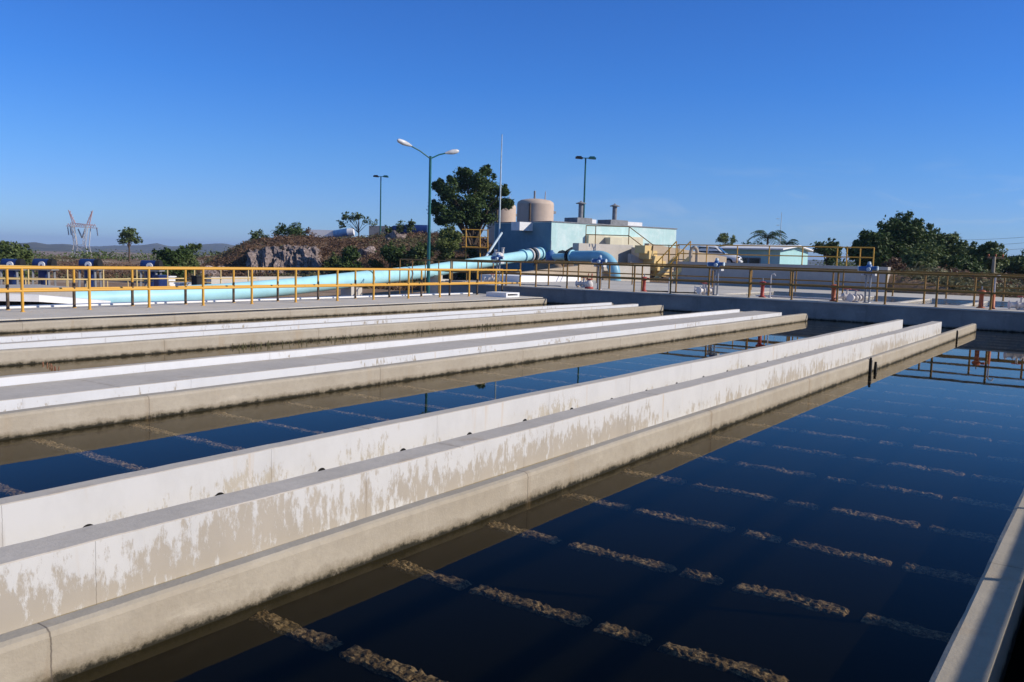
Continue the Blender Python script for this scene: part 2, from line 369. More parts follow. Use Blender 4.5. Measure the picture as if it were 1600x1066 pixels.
# middle trough
t2 = thing('collecting_trough', 'middle concrete trough with a wide grey deck between two white painted bands', 'trough', (12, 9.4, 0))
ledge(8.86, 9.02, .255).build('water_ledge', M['ledge'], t2)
wall(9.45, 10.40, .295, 29.15).build('outer_wall', [M['white'], M['grey']], t2)
wall(10.45, 10.57, .387, 27.9).build('inner_wall', [M['white'], M['grey']], t2)
MB().box(XA, 27.9, 9.02, 10.45, -.5, -.1).build('channel_floor', M['grey'], t2)
ledge(11.1, 11.22, .2, True).build('water_ledge', M['ledge'], t2)
# far trough
t3 = thing('collecting_trough', 'farthest concrete trough, two white bands just in front of the platform ledge', 'trough', (12, 14.8, 0))
ledge(14.25, 14.40, .25).build('water_ledge', M['ledge'], t3)
wall(14.95, 15.15, .278, 29.4).build('outer_wall', [M['white'], M['grey']], t3)
wall(15.75, 15.87, .309, 28.8).build('inner_wall', [M['white'], M['grey']], t3)
MB().box(XA, 28.8, 14.4, 15.75, -.5, -.1).build('channel_floor', M['grey'], t3)
ledge(16.4, 16.52, .2, True).build('water_ledge', M['ledge'], t3)
# sluice slots and small rust marks on the near ledge: two dark vertical guides
for gxp, dz, lab in ((16.55, .27, 'dark upright guide plate on the near trough ledge, nearest the camera'), (16.95, .16, 'shorter rusty guide plate just behind the first on the near trough ledge'), (26.3, .24, 'dark joint plate near the far end of the near trough ledge')):
    tag(MB().box(gxp, gxp+.07, 3.685, 3.722, -.1, dz-.05).box(gxp+.015, gxp+.055, 3.69, 3.722, dz-.05, dz).build('guide_plate', M['black'], None, (gxp, 3.7, 0)), lab, 'plate', 'guide plates on the near ledge')

# near ledge at the right, its trench and the walkway behind the camera
struct(MB().box(-14, 31, -7, .04, -.5, .27).build('near_walkway', M['deck']))
nl = MB(); nl.v = []
tag(ledge(.345, .545, .25, True, 31).build('near_basin_ledge', M['ledge'], None, (12, .45, 0)), 'narrow concrete ledge at the lower right edge, striped by rail shadows', 'ledge')
pw = tag(MB().box(-14, 31, -1.85, -1.6, .27, 1.425).build('shadow_parapet', M['deck'], None, (12, -1.7, .27)), 'added unseen parapet behind the camera, sized to shade the near ledge', 'wall')  # added out of view; its height sets the shade edge on the ledge
pr = thing('shadow_railing', 'added unseen railing behind the camera, set to cast the shadow stripes', 'railing', (12, -1.6, 1.46))
for z, r in ((1.474, .03), (2.10, .045), (2.31, .045), (2.83, .047)):  # unseen added rails, heights fitted to the wanted shadow lines
    MB().tube([(-14, -1.6, z), (31, -1.6, z)], r, 8).build('rail', M['yel'], pr)
for i in range(20):
    x = 6.23 + 1.77 * (i - 8); MB().tube([(x, -1.62, 1.46), (x, -1.62, 2.86)], .024, 8).build('post', M['yel'], pr)

# submerged crusted beams
ORD = ['first','second','third','fourth','fifth','sixth','seventh','eighth','ninth','tenth','eleventh','twelfth','thirteenth','fourteenth','fifteenth','sixteenth','seventeenth','eighteenth','nineteenth','twentieth','twenty-first','twenty-second','twenty-third','twenty-fourth','twenty-fifth','twenty-sixth','twenty-seventh']
def beam(y0, y1, seed, shade_dips=(), w=.14):
    m = MB(); rows = 9; random.seed(seed)
    shade_dips = [(g0 + random.uniform(-.02,.015), g1 + random.uniform(-.015,.02)) for g0, g1 in shade_dips]
    for s0, s1 in ((y0, y1),):
        n = max(3, int((s1-s0)/.022)); vs = []
        for i in range(n+1):
            y = s0 + (s1-s0)*i/n; e = -.05 if i in (0, n) else -max([0.] + [.05*sstep(g0-.035, g0+.012, y)*(1-sstep(g1-.012, g1+.035, y)) for g0, g1 in shade_dips])
            for j in range(rows):
                a = (j/(rows-1)-.5)*w
                top = -.040 + noise.noise(Vector((a*40, y*40, seed)))*.019 + noise.noise(Vector((a*9, y*5, seed)))*.012 - (.05 if j in (0, rows-1) else 0) + e
                vs.append((a + noise.noise(Vector((y*7, j*.3, seed+3)))*.03, y, min(-.008, top)))
        m.add(vs, [(i*rows+j, i*rows+j+1, (i+1)*rows+j+1, (i+1)*rows+j) for i in range(n) for j in range(rows-1)], 0, False)
    return m
for i in range(27):
    x = 1.89 + 1.05*i
    if x > 29.5: break
    m = beam(.56, 3.73, i, ((1.11,1.14),(1.85,1.88),(2.20,2.23),(3.05,3.08))); m.v = [v + Vector((x, 0, 0)) for v in m.v]  # dips sunk into each beam stand in for the rail shadows
    tag(m.build('submerged_beam', M['crust'], None, (x, 2.1, -.05)), f'{ORD[i]} brown crusted beam under the near water, counted from the lower left', 'beam', 'crusted beams under the near basin water')
for i in range(26):
    x = 2.2 + 1.05*i
    if x > 29.5: break
    m = beam(6.27, 8.87, 40+i); m.v = [v + Vector((x, 0, 0)) for v in m.v]
    tag(m.build('submerged_beam', M['crust'], None, (x, 7.5, -.05)), f'{ORD[i]} brown crusted beam under the water between near and middle troughs, counted from the left', 'beam', 'crusted beams under the middle water')

random.seed(4)
m = MB()
for q in range(120):
    x = random.uniform(10.5, 19.5); y = random.uniform(13.9, 14.22); h_ = random.uniform(.02,.10); m.bar((x,y,-.05), (x+random.uniform(-.03,.03),y+random.uniform(-.02,.02),h_), .009)
for q in range(16):
    p = WP(50 + q*2.7 + random.uniform(-1,1), 562 + q*1.1, 1); r_ = p - Vector((0,0,EYE)); p = Vector((0,0,EYE)) + r_ * (EYE / -r_.z); hgt = random.uniform(.02,.06)
    m.bar((p.x,p.y,-.05), (p.x+random.uniform(-.02,.02),p.y,hgt), .012, None, 1)
struct(m.build('water_weed', [M['brush2'], M['redbrush']]), 'stuff')

# ------------------------------------------------------------------ left platform
pl = MB().box(XA-8, 30.0, 19.62, 22.9, .262, .287).box(XA-8, 29.6, 19.75, 22.9, -.5, .262)
struct(pl.build('platform', M['deck']))
tag(ledge(19.5, 19.66, .222).build('platform_ledge', M['ledge'], None, (12, 19.5, 0)), 'beige concrete ledge at the water along the yellow railed platform', 'ledge')
eb = MB().box(28.2, 28.3, 20.2, 21.2, .287, .42).box(28.3, 29.0, 21.05, 21.2, .287, .42).box(29.0, 29.12, 20.2, 21.2, .287, .42).box(28.3, 29.0, 20.2, 20.32, .287, .35).box(28.2, 29.12, 20.2, 21.2, .42, .47)
tag(eb.build('concrete_box', M['wht'], None, (28.6, 20.7, .287)), 'small pale concrete box with a dark slot at the platform end', 'box')

def railing(name, label, pts, posts, base, h, mid, r, mat, pr=None, group=None, rails=None):
    o = thing(name, label, 'railing', (pts[0][0], pts[0][1], base), group)
    zz = rails or [h, mid]
    for q, z in enumerate(zz):
        MB().tube([(p[0], p[1], base + z) for p in pts], r, 10).build('top_rail' if q == 0 else 'mid_rail', mat, o)
    for x, y in posts:
        MB().tube([(x, y, base), (x, y, base + h)], pr or r*.9, 8).lathe([(.0,.012),(.06,.012),(.06,0)], (x, y, base), 8).build('post', mat, o)
    return o
def onY(px, Y): r = ray(px, 470); return Y * r[0] / r[1]
fx = [4.6, 6.4, 8.15] + [onY(q, 21.55) for q in (35,140,233,317.5,393.5,462,527,583.5,638,687,732.5,774,812)]
bx = [4.7, 6.5, 8.3] + [onY(q, 22.32) for q in (12,116,207,290,365,434,497,555,608,658,702,745,784)]
railing('safety_railing', 'bright yellow front railing along the left platform edge', [(1.5, 21.55), (fx[-1], 21.55)], [(x, 21.55) for x in fx], .287, 1.05, .50, .034, M['yel'], .036, 'yellow platform railings')
rr = railing('safety_railing', 'rear yellow railing on the left platform, lower post halves darkened with painted shade', [(1.0, 22.32), (bx[-1], 22.32)], [(x, 22.32) for x in bx], .287, 1.05, .50, .034, M['yel'], .034, 'yellow platform railings')
for x in bx: MB().tube([(x, 22.32, .29), (x, 22.32, .29+random.uniform(.52,.68))], .038, 10).build('post_shade_skin', M['bark'], rr)  # dark skins imitate shadow on the lower rear posts

# ------------------------------------------------------------------ right walkway complex
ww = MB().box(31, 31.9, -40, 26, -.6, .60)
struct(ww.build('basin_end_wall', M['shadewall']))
s = MB().box(30.96, 33.45, -40, 26, .60, .65).box(31.9, 33.45, -40, 26, .2, .60).box(33.45, 46, 13.3, 26.3, .0, .65).box(39.7, 46.05, -40, 13.3, .0, .652)
struct(s.build('walkway', M['deck']))
struct(MB().add([(33.4,-40,.615),(39.75,-40,.615),(39.75,13.35,.615),(33.4,13.35,.615)], [(0,1,2,3)]).build('pond_water', M['pond']))
struct(MB().add([(33.4,-40,.1),(39.75,-40,.1),(39.75,13.35,.1),(33.4,13.35,.1)], [(0,1,2,3)]).build('pond_floor', M['murk']))
for y, lab in ((9.0, 'pale dividing wall across the right pond, left of the other two'), (6.72, 'pale dividing wall across the right pond beside the yellow stained deck'), (4.65, 'pale dividing wall across the right pond nearest the orange valve stand'), (1.9, 'pale dividing wall across the right pond at the far right edge')):
    tag(MB().box(33.46, 39.69, y-.09, y+.09, .1, .655).build('divider_wall', M['deck'], None, (37.4, y, .1)), lab, 'wall', 'dividers in the right pond')
py_ = [3.5 + 1.57*k for k in range(-8, 15)]
railing('safety_railing', 'weathered railing in shade-browned yellow along the front of the right walkway', [(31.15, -9), (31.15, 25.8)], [(31.15, y) for y in py_], .65, 1.05, .52, .035, M['yelrust_shade'], .036, 'brown walkway railings')
railing('safety_railing', 'brown railing behind the valves, along the near rim of the right pond', [(33.3, -9), (33.3, 25.8)], [(33.3, y+.75) for y in py_ if y < 25], .65, 1.05, .50, .033, M['yelrust_shade'], .034, 'brown walkway railings')
railing('safety_railing', 'far brown railing beyond the right pond, before the terrace wall', [(40.3, -12), (40.3, 27)], [(40.3, -8.5 + 2.1*k) for k in range(17)], .652, 1.08, .54, .033, M['yelrust_shade'], .034, 'brown walkway railings')

# valve actuators on columns
def actuator(label):
    o = thing('valve_actuator', label, 'actuator', (0,0,0), 'blue actuators on the walkway')
    MB().lathe([(.0,.02),(.14,.02),(.14,0)], n=16).tube([(0,.07,.01),(0,.07,1.0)], .035, 10).tube([(0,-.07,.01),(0,-.07,1.0)], .035, 10).box(-.09,.09,-.12,.12,.96,1.02).build('column', M['steel'], o)
    b = MB().lathe([(0,1.02),(.13,1.02),(.13,1.06),(.10,1.08),(.10,1.28),(.07,1.33),(0,1.34)], n=16).tube([(-.02,.05,1.18),(-.02,.32,1.18)], .085, 14).tube([(0,-.08,1.2),(0,-.26,1.2)], .07, 12)
    b.build('motor_body', M['vblue'], o)
    MB().tube([(-.1,-.02,1.16),(-.2,-.02,1.16)], .065, 12).tube([(-.02,.32,1.18),(-.02,.36,1.18)], .09, 14).tube([(0,-.26,1.2),(0,-.3,1.2)], .075, 12).lathe([(.07,1.33),(.05,1.42),(0,1.43)], n=12).build('end_cap', M['lamppole'], o)
    for y in (-.24, .12): MB().box(-.13,.13,y,y+.1,.94,1.03).build('bracket', M['lampw'], o)
    return o
AC = [(31.85, 18.05, 'blue valve actuator in front of the blue bent pipe'), (31.85, 12.93, 'blue valve actuator in front of the white pickup truck'), (31.85, 7.38, 'blue valve actuator right of the terrace end, before the dark trees')]
a0 = actuator(AC[0][2]); a0.location = (AC[0][0], AC[0][1], .65)
for x, y, lab in AC[1:]: dup(a0, (x, y, .65), lab)
dup(a0, (31.85, 23.3, .65), 'blue valve actuator at the left end of the walkway, before the long aqua pipe')
# red floor stands
def stand(label, mat):
    o = thing('valve_stand', label, 'valve stand', (0,0,0), 'painted valve stands on the walkway')
    MB().lathe([(0,0),(.13,0),(.13,.03),(.075,.05),(.065,.42),(.09,.45),(0,.46)], n=14).build('pedestal', mat, o)
    MB().ball((0,0,.52), (.15,.15,.085), 12).tube([(0,0,.52),(-.02,-.24,.52)], .045, 10).build('gearbox', mat, o)
    MB().tube([(0,0,.58),(0,0,.72)], .022, 8).build('spindle', M['steel'], o)
    return o
r0 = stand('red valve stand on the walkway left of the yellow stairs', M['red']); r0.location = (32.0, 16.05, .65)
dup(r0, (32.0, 11.15, .65), 'red valve stand with round cap beside a thin white vent pipe')
r2 = stand('orange valve stand with twin legs at the far right of the walkway', M['orange']); r2.location = (32.2, 3.9, .65)
MB().lathe([(0,0),(.1,0),(.07,.05),(.06,.5),(0,.5)], (-.2,-.36,0), 12).build('pedestal', M['orange'], r2)
r3 = stand('orange valve stand beside the white pipe elbow under the right hand actuator', M['orange']); r3.location = (31.6, 8.45, .65)
# white vent canes
for x, y, h, lab in ((32.0, 10.85, .82, 'thin white vent pipe beside the round capped red stand'), (32.3, 3.55, 1.0, 'thin white vent pipe with hooked top beside the orange stand'), (32.1, 15.0, .55, 'short thin pale pipe right of the leftmost red stand')):
    tag(MB().tube([(x,y,.65),(x,y,.65+h),(x,y-.04,.65+h+.06),(x,y-.12,.65+h+.07),(x,y-.16,.65+h)], .024, 8).lathe([(0,.02),(.07,.02),(.07,0)], (x,y,.65), 10).build('vent_pipe', M['vwhite'], None, (x,y,.65)), lab, 'pipe', 'white vent pipes')
tag(MB().tube([(32.9,8.7,.68),(32.9,11.6,.68),(32.9,11.7,.66)], .03, 8).build('drain_pipe', M['vwhite'], None, (32.9,10,.65)), 'thin white pipe lying along the deck left of the orange stand', 'pipe')
tag(MB().tube([(32.3+.25*sin(t*.9)+.1*sin(t*2.3), 13.9+t*.16, .675) for t in range(15)], .024, 8).build('hose', M['black'], None, (32.3,15,.65)), 'dark hose lying in curves on the deck by the stairs', 'hose')
tag(MB().tube([(32.6+.2*sin(t*.7), 20.4+t*.14, .675) for t in range(16)], .022, 8).build('hose', M['steel'], None, (32.6,21.5,.65)), 'grey hose on the deck left of the white bell valve', 'hose')
# white bell valve and flanged valves
o = thing('bell_valve', 'white bell shaped valve with red base and red top flange', 'valve', (32.0, 18.62, .65))
MB().lathe([(.17,0),(.19,.03),(.17,.07),(.11,.08)], (32.0,18.62,.65), 16).build('base_flange', M['red'], o)
MB().lathe([(.12,.07),(.17,.14),(.16,.26),(.1,.34),(.08,.38)], (32.0,18.62,.65), 16).build('body', M['vwhite'], o)
MB().lathe([(0,.43),(.14,.43),(.14,.38),(0,.38)], (32.0,18.62,.65), 16).tube([(31.85,18.62,1.15),(32.15,18.62,1.15)], .02, 6).tube([(32,18.5,1.06),(32,18.5,1.3)], .025, 8, 0).tube([(32,18.72,1.06),(32,18.66,1.3)], .02, 8).build('top_flange', M['red'], o)
def flanged(label, mat=M['vwhite']):
    o = thing('flanged_valve', label, 'valve', (0,0,0), 'white flanged valves on the walkway')
    MB().tube([(0,.34,.16),(0,-.34,.16)], .085, 12).lathe([(.0,0),(.12,0),(.12,.03),(.06,.05),(.06,.1)], n=12).build('body', mat, o)
    for y in (-.34, -.12, .12, .34): MB().tube([(0,y-.015,.16),(0,y+.015,.16)], .135, 16).build('flange', mat, o)
    MB().tube([(0,0,.2),(0,0,.42)], .04, 10).build('bonnet', mat, o)
    MB().tube([(.13*cos(t*PI/8),.13*sin(t*PI/8),.43) for t in range(17)], .014, 6, 0, False).bar((-.13,0,.43),(.13,0,.43),.02).build('handwheel', M['red'], o)
    return o
f0 = flanged('white flanged valve left of the bell shaped valve'); f0.location = (33.2, 19.6, .65)
for x, y, rz, lab in ((33.2, 14.0, .5, 'white flanged valve in the shadow under the stairs railing'), (31.75, 13.3, 1.2, 'white valve with red wheel beside the middle actuator column'), (32.6, 8.25, .6, 'white flanged valve left of the right hand actuator'), (31.8, 7.75, 1.3, 'white valve elbow at the foot of the right hand actuator'), (32.1, 2.75, .4, 'white valve at the far right edge of the walkway'), (32.6, 24.2, .3, 'white valve behind the left end actuator legs')):
    dup(f0, (x, y, .65), lab, rz)

# ------------------------------------------------------------------ terrace, ramps and stairs on the right
tag(MB().box(45.9, 46.5, 9.75, 21.2, .3, 1.90).build('retaining_wall', M['terrace'], None, (46.2, 15, .3)), 'long grey retaining wall of the terrace under the pickup and teal house', 'wall')
tr = railing('safety_railing', 'thin yellow railing on top of the grey terrace wall', [(46.3, 21.2), (46.3, 10.55)], [(46.3, 21.2 - 1.775*k) for k in range(7)] + [(46.3, 11.2), (46.3, 11.85)], 1.90, .95, .45, .03, M['yel'], .032)

# ------------------------------------------------------------------ long aqua pipe
pp = thing('water_pipe', 'long aqua pipe sloping down to the left behind the yellow railing', 'pipe', WP(575, 434, 48) - Vector((0,0,.35)))
PTS = [WP(*q) for q in ((856,394,69.5),(846,396,68.5),(750,411,62),(668,424,55),(575,434.5,48),(450,448.5,42),(350,457.5,38.5),(250,464,35.6),(150,468,33.6),(60,471,32.2))]
MB().tube(PTS, .41, 28).build('barrel', M['aqua'], pp)
def ring(c, d, r, w, name, mat, par): MB().tube([c - d*w/2, c + d*w/2], r, 28).build(name, mat, par)
d4 = (PTS[3]-PTS[5]).normalized(); ring(PTS[4], d4, .44, .07, 'joint_ring', M['teal'], pp)
d1 = (PTS[1]-PTS[2]).normalized()
for q, mt in ((.3, 'aqua'), (1.0, 'vwhite'), (1.35, 'black'), (1.7, 'vwhite'), (2.6, 'aqua')): ring(PTS[1]-d1*q, d1, .52, .14, 'flange', M[mt], pp)
def support(px, D, w, ztop, lab):
    p = W(px, D, ground_z(*W(px, D, 0).xy)); m = MB().box(p.x-w/2, p.x+w/2, p.y-w/2, p.y+w/2, p.z-.2, ztop-.25).box(p.x-w/2-.06, p.x+w/2+.06, p.y-w/2-.06, p.y+w/2+.06, p.z-.25, p.z+.1).box(p.x-w/2, p.x-w/4, p.y-w/2, p.y+w/2, ztop-.25, ztop)
    tag(m.build('pipe_support', M['deck'], None, (p.x, p.y, p.z)), lab, 'support', 'concrete pipe supports')
support(549, 46.6, .8, .30, 'pale concrete block under the aqua pipe near its dark ring')
support(686, 55.6, .9, .62, 'concrete pier under the aqua pipe right of the tall double lamp')

# blue pipe with elbow
bp = thing('bent_pipe', 'thick blue pipe with elbow turning down into the walkway slab', 'pipe', W(962, 53, .65))
a = WP(894, 401, 54.5); e = WP(936, 401, 53.2); base = W(961, 52.5, .62); pts = [a, e]
c0 = Vector((base.x, base.y, e.z - 1.0)); d0 = (e - a).normalized(); e2 = Vector((base.x, base.y, e.z)); L = (e2 - e).length
for q in range(1, 9):
    t = q/8*PI/2; pts.append(e + d0*L*sin(t) + Vector((0,0,-L*(1-cos(t)))))
pts.append(base); MB().tube(pts, .36, 28).build('barrel', M['aqua2'], bp)
ring(a, d0, .42, .1, 'flange', M['aqua'], bp); ring(a - d0*.22, d0, .45, .16, 'flange', M['black'], bp)
MB().tube([a - d0*1.6, a - d0*.3], .2, 16).build('branch', M['aqua'], bp)
g_ = a - d0*1.7
o = thing('gate_valve', 'small blue gate valve with a thin spindle left of the bent pipe', 'valve', (g_.x, g_.y, g_.z-.45))
MB().lathe([(0,-.45),(.3,-.45),(.32,-.1),(.3,.22),(.18,.3),(.16,.4),(0,.41)], g_, 14).build('body', M['vblue'], o)
MB().tube([g_ + Vector((0,0,.4)), g_ + Vector((0,0,1.0))], .03, 8).build('spindle', M['steel'], o)

# ------------------------------------------------------------------ pump building
ba = rad(-17.5); ux = Vector((cos(ba), sin(ba), 0)); uy = Vector((-sin(ba), cos(ba), 0))
bc = WP(862, 347, 68); ztopB = bc.z; B0 = Vector((bc.x, bc.y, 1.2))
def bbox(m, a0, a1, b0, b1, z0, z1, mi=0):      # box in the building's own axes
    vs = [B0 + ux*a + uy*b + Vector((0,0,z-B0.z)) for z in (z0, z1) for a, b in ((a0,b0),(a1,b0),(a1,b1),(a0,b1))]
    return m.add(vs, [(0,3,2,1),(4,5,6,7),(0,1,5,4),(1,2,6,5),(2,3,7,6),(3,0,4,7)], mi)
def hit(px):                                     # distance along the right face seen at column px
    r = ray(px, 380); t = (B0.x*uy.x + B0.y*uy.y) / (r[0]*uy.x + r[1]*uy.y); p = Vector((r[0]*t, r[1]*t, 0)); return (p - Vector((B0.x, B0.y, 0))).dot(ux)
LR = hit(1056); zt = ztopB
bd = thing('pump_building', 'aqua painted flat roofed concrete building below the beige tanks', 'building', B0)
m = MB(); bbox(m, 0, LR, 0, 7.5, .8, zt); m.build('walls', [M['bwall']], bd)
m = MB(); bbox(m, -.06, LR+.06, -.06, 7.56, zt, zt+.08); m.build('roof', M['roofgrey'], bd)
m = MB(); bbox(m, hit(915), hit(1000), -.35, -.01, .8, zt-.85); bbox(m, hit(940), hit(985), -1.0, -.35, .8, zt-1.0); m.build('lower_block', M['cream'], bd)
m = MB(); bbox(m, -1.35, -.02, 2.3, 3.4, zt-.68, zt-.01); m.build('balcony_box', M['wht'], bd)
m = MB(); bbox(m, -.02, -.002, .02, 7.4, .8, zt-.05); m.build('side_wall', M['bwall_shade'], bd)['label'] = 'blue side wall with shade painted into its colour'
for px0, px1, pxe, pv in ((905, 928, 937, 920), (957, 984, 1009, 973)):
    a0, a1 = hit(px0), hit(px1); m = MB(); bbox(m, a0, a1, .3, 1.9, zt+.08, zt+.5); h_ = m.build('roof_hatch', M['roofgrey'], bd)
    m = MB(); bbox(m, a1, hit(pxe), .5, 1.2, zt+.08, zt+.42); m.build('hatch_end', M['wht'], h_)
    c = B0 + ux*hit(pv) + uy*1.1; z0 = zt + .5
    m = MB().tube([(c.x,c.y,z0),(c.x,c.y,z0+1.15)], .19, 12).tube([(c.x,c.y,z0+1.15),(c.x,c.y,z0+1.2)], .42, 12).lathe([(.42,1.2),(.1,1.32),(.04,1.4),(0,1.4)], (c.x,c.y,z0), 12)
    m.build('vent_stack', M['roofgrey'], bd)
# retaining blocks, stairs in front of the building
def wbox(name, quad, z0, z1, mat, lab, cat, parent=None):
    m = MB(); n = len(quad); Z0 = z0 if isinstance(z0, (list, tuple)) else [z0]*n; z0 = min(Z0); vs = [(q.x, q.y, Z0[i]) for i, q in enumerate(quad)] + [(q.x, q.y, z1 if not isinstance(z1, (list, tuple)) else z1[i]) for i, q in enumerate(quad)]
    m.add(vs, [tuple(range(n))[::-1], tuple(range(n, 2*n))] + [(i, (i+1)%n, n+(i+1)%n, n+i) for i in range(n)])
    o = m.build(name, mat, parent, None if parent else (quad[0].x, quad[0].y, z0))
    return tag(o, lab, cat) if not parent else o
def along(p, d, px):
    lo, hi = 0., 60.
    for _ in range(50):
        t = (lo+hi)/2; q = p + d*t
        if pxD(q.x, q.y)[0] < px: lo = t
        else: hi = t
    return p + d*lo
def strip(px0, px1, D0, th, d=None):     # wall footprint running from column px0 to px1 along the building axis
    d = d or ux; a = W(px0, D0, 1); b = along(a, d, px1); n_ = Vector((-d.y, d.x, 0))*th; return [a, b, b+n_, a+n_]
def quad(px0, px1, D0, D1): return [W(px0, D0, 1), W(px1, D0, 1), W(px1 + 6, D1, 1), W(px0 + 6, D1, 1)]
wbox('block_wall', strip(903, 984, 56.5, .6), .5, 2.9, M['deck'], 'pale grey concrete block wall behind the bent blue pipe', 'wall')
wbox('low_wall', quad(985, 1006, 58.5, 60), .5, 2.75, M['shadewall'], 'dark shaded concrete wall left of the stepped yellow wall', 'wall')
wbox('parapet', strip(1012, 1130, 56.5, .4), .4, [3.0,2.3,2.3,3.0], M['ramp'], 'tan sloping parapet wall in front of the white pickup', 'wall')
wbox('stair_wall', strip(985, 1046, 55.9, .3), .5, [2.3,1.0,1.0,2.3], M['terrace'], 'grey sloping wall under the stepped yellow stairs', 'wall')
st = thing('concrete_stairs', 'stepped yellow edged concrete stairs beside the tan parapet', 'stairs', W(1020, 56.5, .6))
for i in range(6):
    q0 = 1006 + i*7; wbox('step', strip(q0, q0+9 if i<4 else q0+8, 55.6+i*.12, .9), 2.35-i*.36, 2.85 - i*.32, M['yelpale'], '', '', st) if i < 5 else None
# lower flight with yellow stringers and handrails
ls = thing('stair_flight', 'lower stair flight with yellow handrails going down to the walkway', 'stairs', W(1040, 50, .65))
for px, D in ((1024, 50.5), (1046, 49.5)):
    a, b = W(px, D, .8), W(px+32, D, 2.1)
    MB().bar(a, b, .1, .28).build('stringer', M['yelpale'], ls)
    MB().tube([a+Vector((0,0,.95)), b+Vector((0,0,.95))], .035, 8).build('handrail', M['yel'], ls)
    for t in (0, .33, .66, 1): p = a.lerp(b, t); MB().tube([p, p+Vector((0,0,.95))], .03, 8).build('post', M['yel'], ls)
for i in range(7):
    t = (i+.5)/7; p, q = W(1024,50.5,.8).lerp(W(1056,50.5,2.1), t), W(1046,49.5,.8).lerp(W(1078,49.5,2.1), t); MB().bar(p, q, .26, .06).build('tread', M['ramp'], ls)
# landing railings around the stairs (thin brown)
def rail3(lab, pts, post_at, h=.95, r=.03, mat=M['yelrust_shade']):
    o = thing('stair_railing', lab, 'railing', pts[0], 'brown railings around the stairs')
    for k in (h, h*.5): MB().tube([Vector(p)+Vector((0,0,k)) for p in pts], r, 8).build('top_rail' if k == h else 'mid_rail', mat, o)
    for p in post_at: MB().tube([p, Vector(p)+Vector((0,0,h))], r, 8).build('post', mat, o)
A_ = [W(915,57,2.9), W(982,57,2.9), W(1019,56,1.75), W(1060,55.5,1.75)]
rail3('thin brown railing stepping down from the grey block wall past the stairs', A_, A_ + [W(930,57,2.9), W(1044,55.7,1.75)], 1.15)
# inverted U pipe
u0, u1 = W(1077, 49.5, .65), W(1087, 49.5, .65)
m = MB().tube([u0, u0+Vector((0,0,1.75))] + [u0.lerp(u1, .5) + (u0-u1)*.5*cos(t*PI/8) + Vector((0,0,1.75+.3*sin(t*PI/8))) for t in range(1,8)] + [u1+Vector((0,0,1.75)), u1+Vector((0,0,.6))], .1, 12)
tag(m.build('vent_pipe', M['ramp'], None, u0), 'thick tan pipe bent in an upside down U at the foot of the stairs', 'pipe')
# yellow scaffold deck left of the building + conduit
sd = thing('access_platform', 'yellow pipe railed access platform beneath the big tree', 'platform', W(745, 66, 1.6))
for z in (2.55, 3.3, 3.85):
    MB().tube([W(722,66,z), W(762,66,z)], .035, 8).build('rail', M['yel'], sd)
for px in (728, 750, 762): MB().tube([W(px,66,1.0), W(px,66,3.9)], .045, 8).build('post', M['yel'], sd)
MB().bar(W(722,66,2.5), W(764,66,2.5), .9, .06).build('deck', M['yelrust_shade'], sd)
tag(MB().tube([WP(759,402,63), WP(784,364,65)], .09, 8).build('conduit_pipe', M['lamppole'], None, WP(759,402,63)), 'pale slanting pipe rising from the aqua pipe to the building', 'pipe')
o = thing('air_valve', 'white air valve sitting on top of the long aqua pipe', 'valve', WP(775, 402, 63.2))
c = WP(778, 398, 63.2); MB().lathe([(.3,-.3),(.45,-.1),(.36,.1),(.16,.18),(0,.2)], c, 14).build('dome', M['vwhite'], o)
for dx, h in ((-.15,.25),(.3,.42)): MB().tube([c+Vector((dx*.6,-dx,.05)), c+Vector((dx*.6,-dx,.05+h))], .09, 10).lathe([(0,.04),(.15,.04),(.15,0)], c+Vector((dx*.6,-dx,.05+h)), 10).build('outlet', M['vwhite'], o)
# yellow framed stand between the two walkways
ys = railing('safety_railing', 'dark railing on the walkway left of the first blue actuator, over the aqua pipe', [(33.5, 24.6), (34.6, 31.8)], [(33.5+.157*k, 24.6+1.03*k) for k in range(8)], -.75, 2.37, 1.85, .03, M['yelrust_shade'])
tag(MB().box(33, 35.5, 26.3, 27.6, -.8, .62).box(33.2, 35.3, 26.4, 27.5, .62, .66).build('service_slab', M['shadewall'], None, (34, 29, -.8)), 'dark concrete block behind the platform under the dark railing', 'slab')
tag(MB().box(36, 42, 25, 27.5, .3, .95).build('curb_block', M['wht'], None, (39, 26, .3)), 'low white curb block behind the first railing posts', 'curb')
sm = MB()
for i in range(90):
    p = W(random.uniform(795, 905), random.uniform(50, 60), 0); z = ground_z(p.x, p.y); r = random.uniform(.15, .5); sm.ball((p.x, p.y, z), (r, r, r*.6), 6)
for px, D, r, z in ((893, 57.5, 1.3, 1.6), (905, 58.5, 1.2, 1.9), (918, 58.5, 1.0, 1.8), (860, 60, 1.2, 1.0), (880, 56.8, 1.0, 1.0)):
    p = W(px, D, 0); vs0 = len(sm.v); sm.ball((p.x, p.y, z), (r, r, r*.6), 12)
    for i in range(vs0, len(sm.v)): sm.v[i] += Vector((noise.noise(sm.v[i]*1.3), noise.noise(sm.v[i]*1.3+Vector((3,0,0))), noise.noise(sm.v[i]*1.3+Vector((0,7,0)))))*.4
struct(sm.build('rubble', M['soil']), 'stuff')
wbox('slope_wall', strip(780, 905, 47.5, .4), .2, [.9,1.5,1.5,.9], M['ramp'], 'tan sloping wall under the aqua pipe end', 'wall')
wbox('tan_pier', strip(905, 940, 51.3, .5), .4, 1.6, M['ramp'], 'tan concrete pier below the straight run of the blue pipe', 'pier')
wbox('pale_panel', strip(966, 1012, 53, .4), .4, 1.65, M['deck'], 'pale concrete wall panel right of the pipe elbow', 'wall')

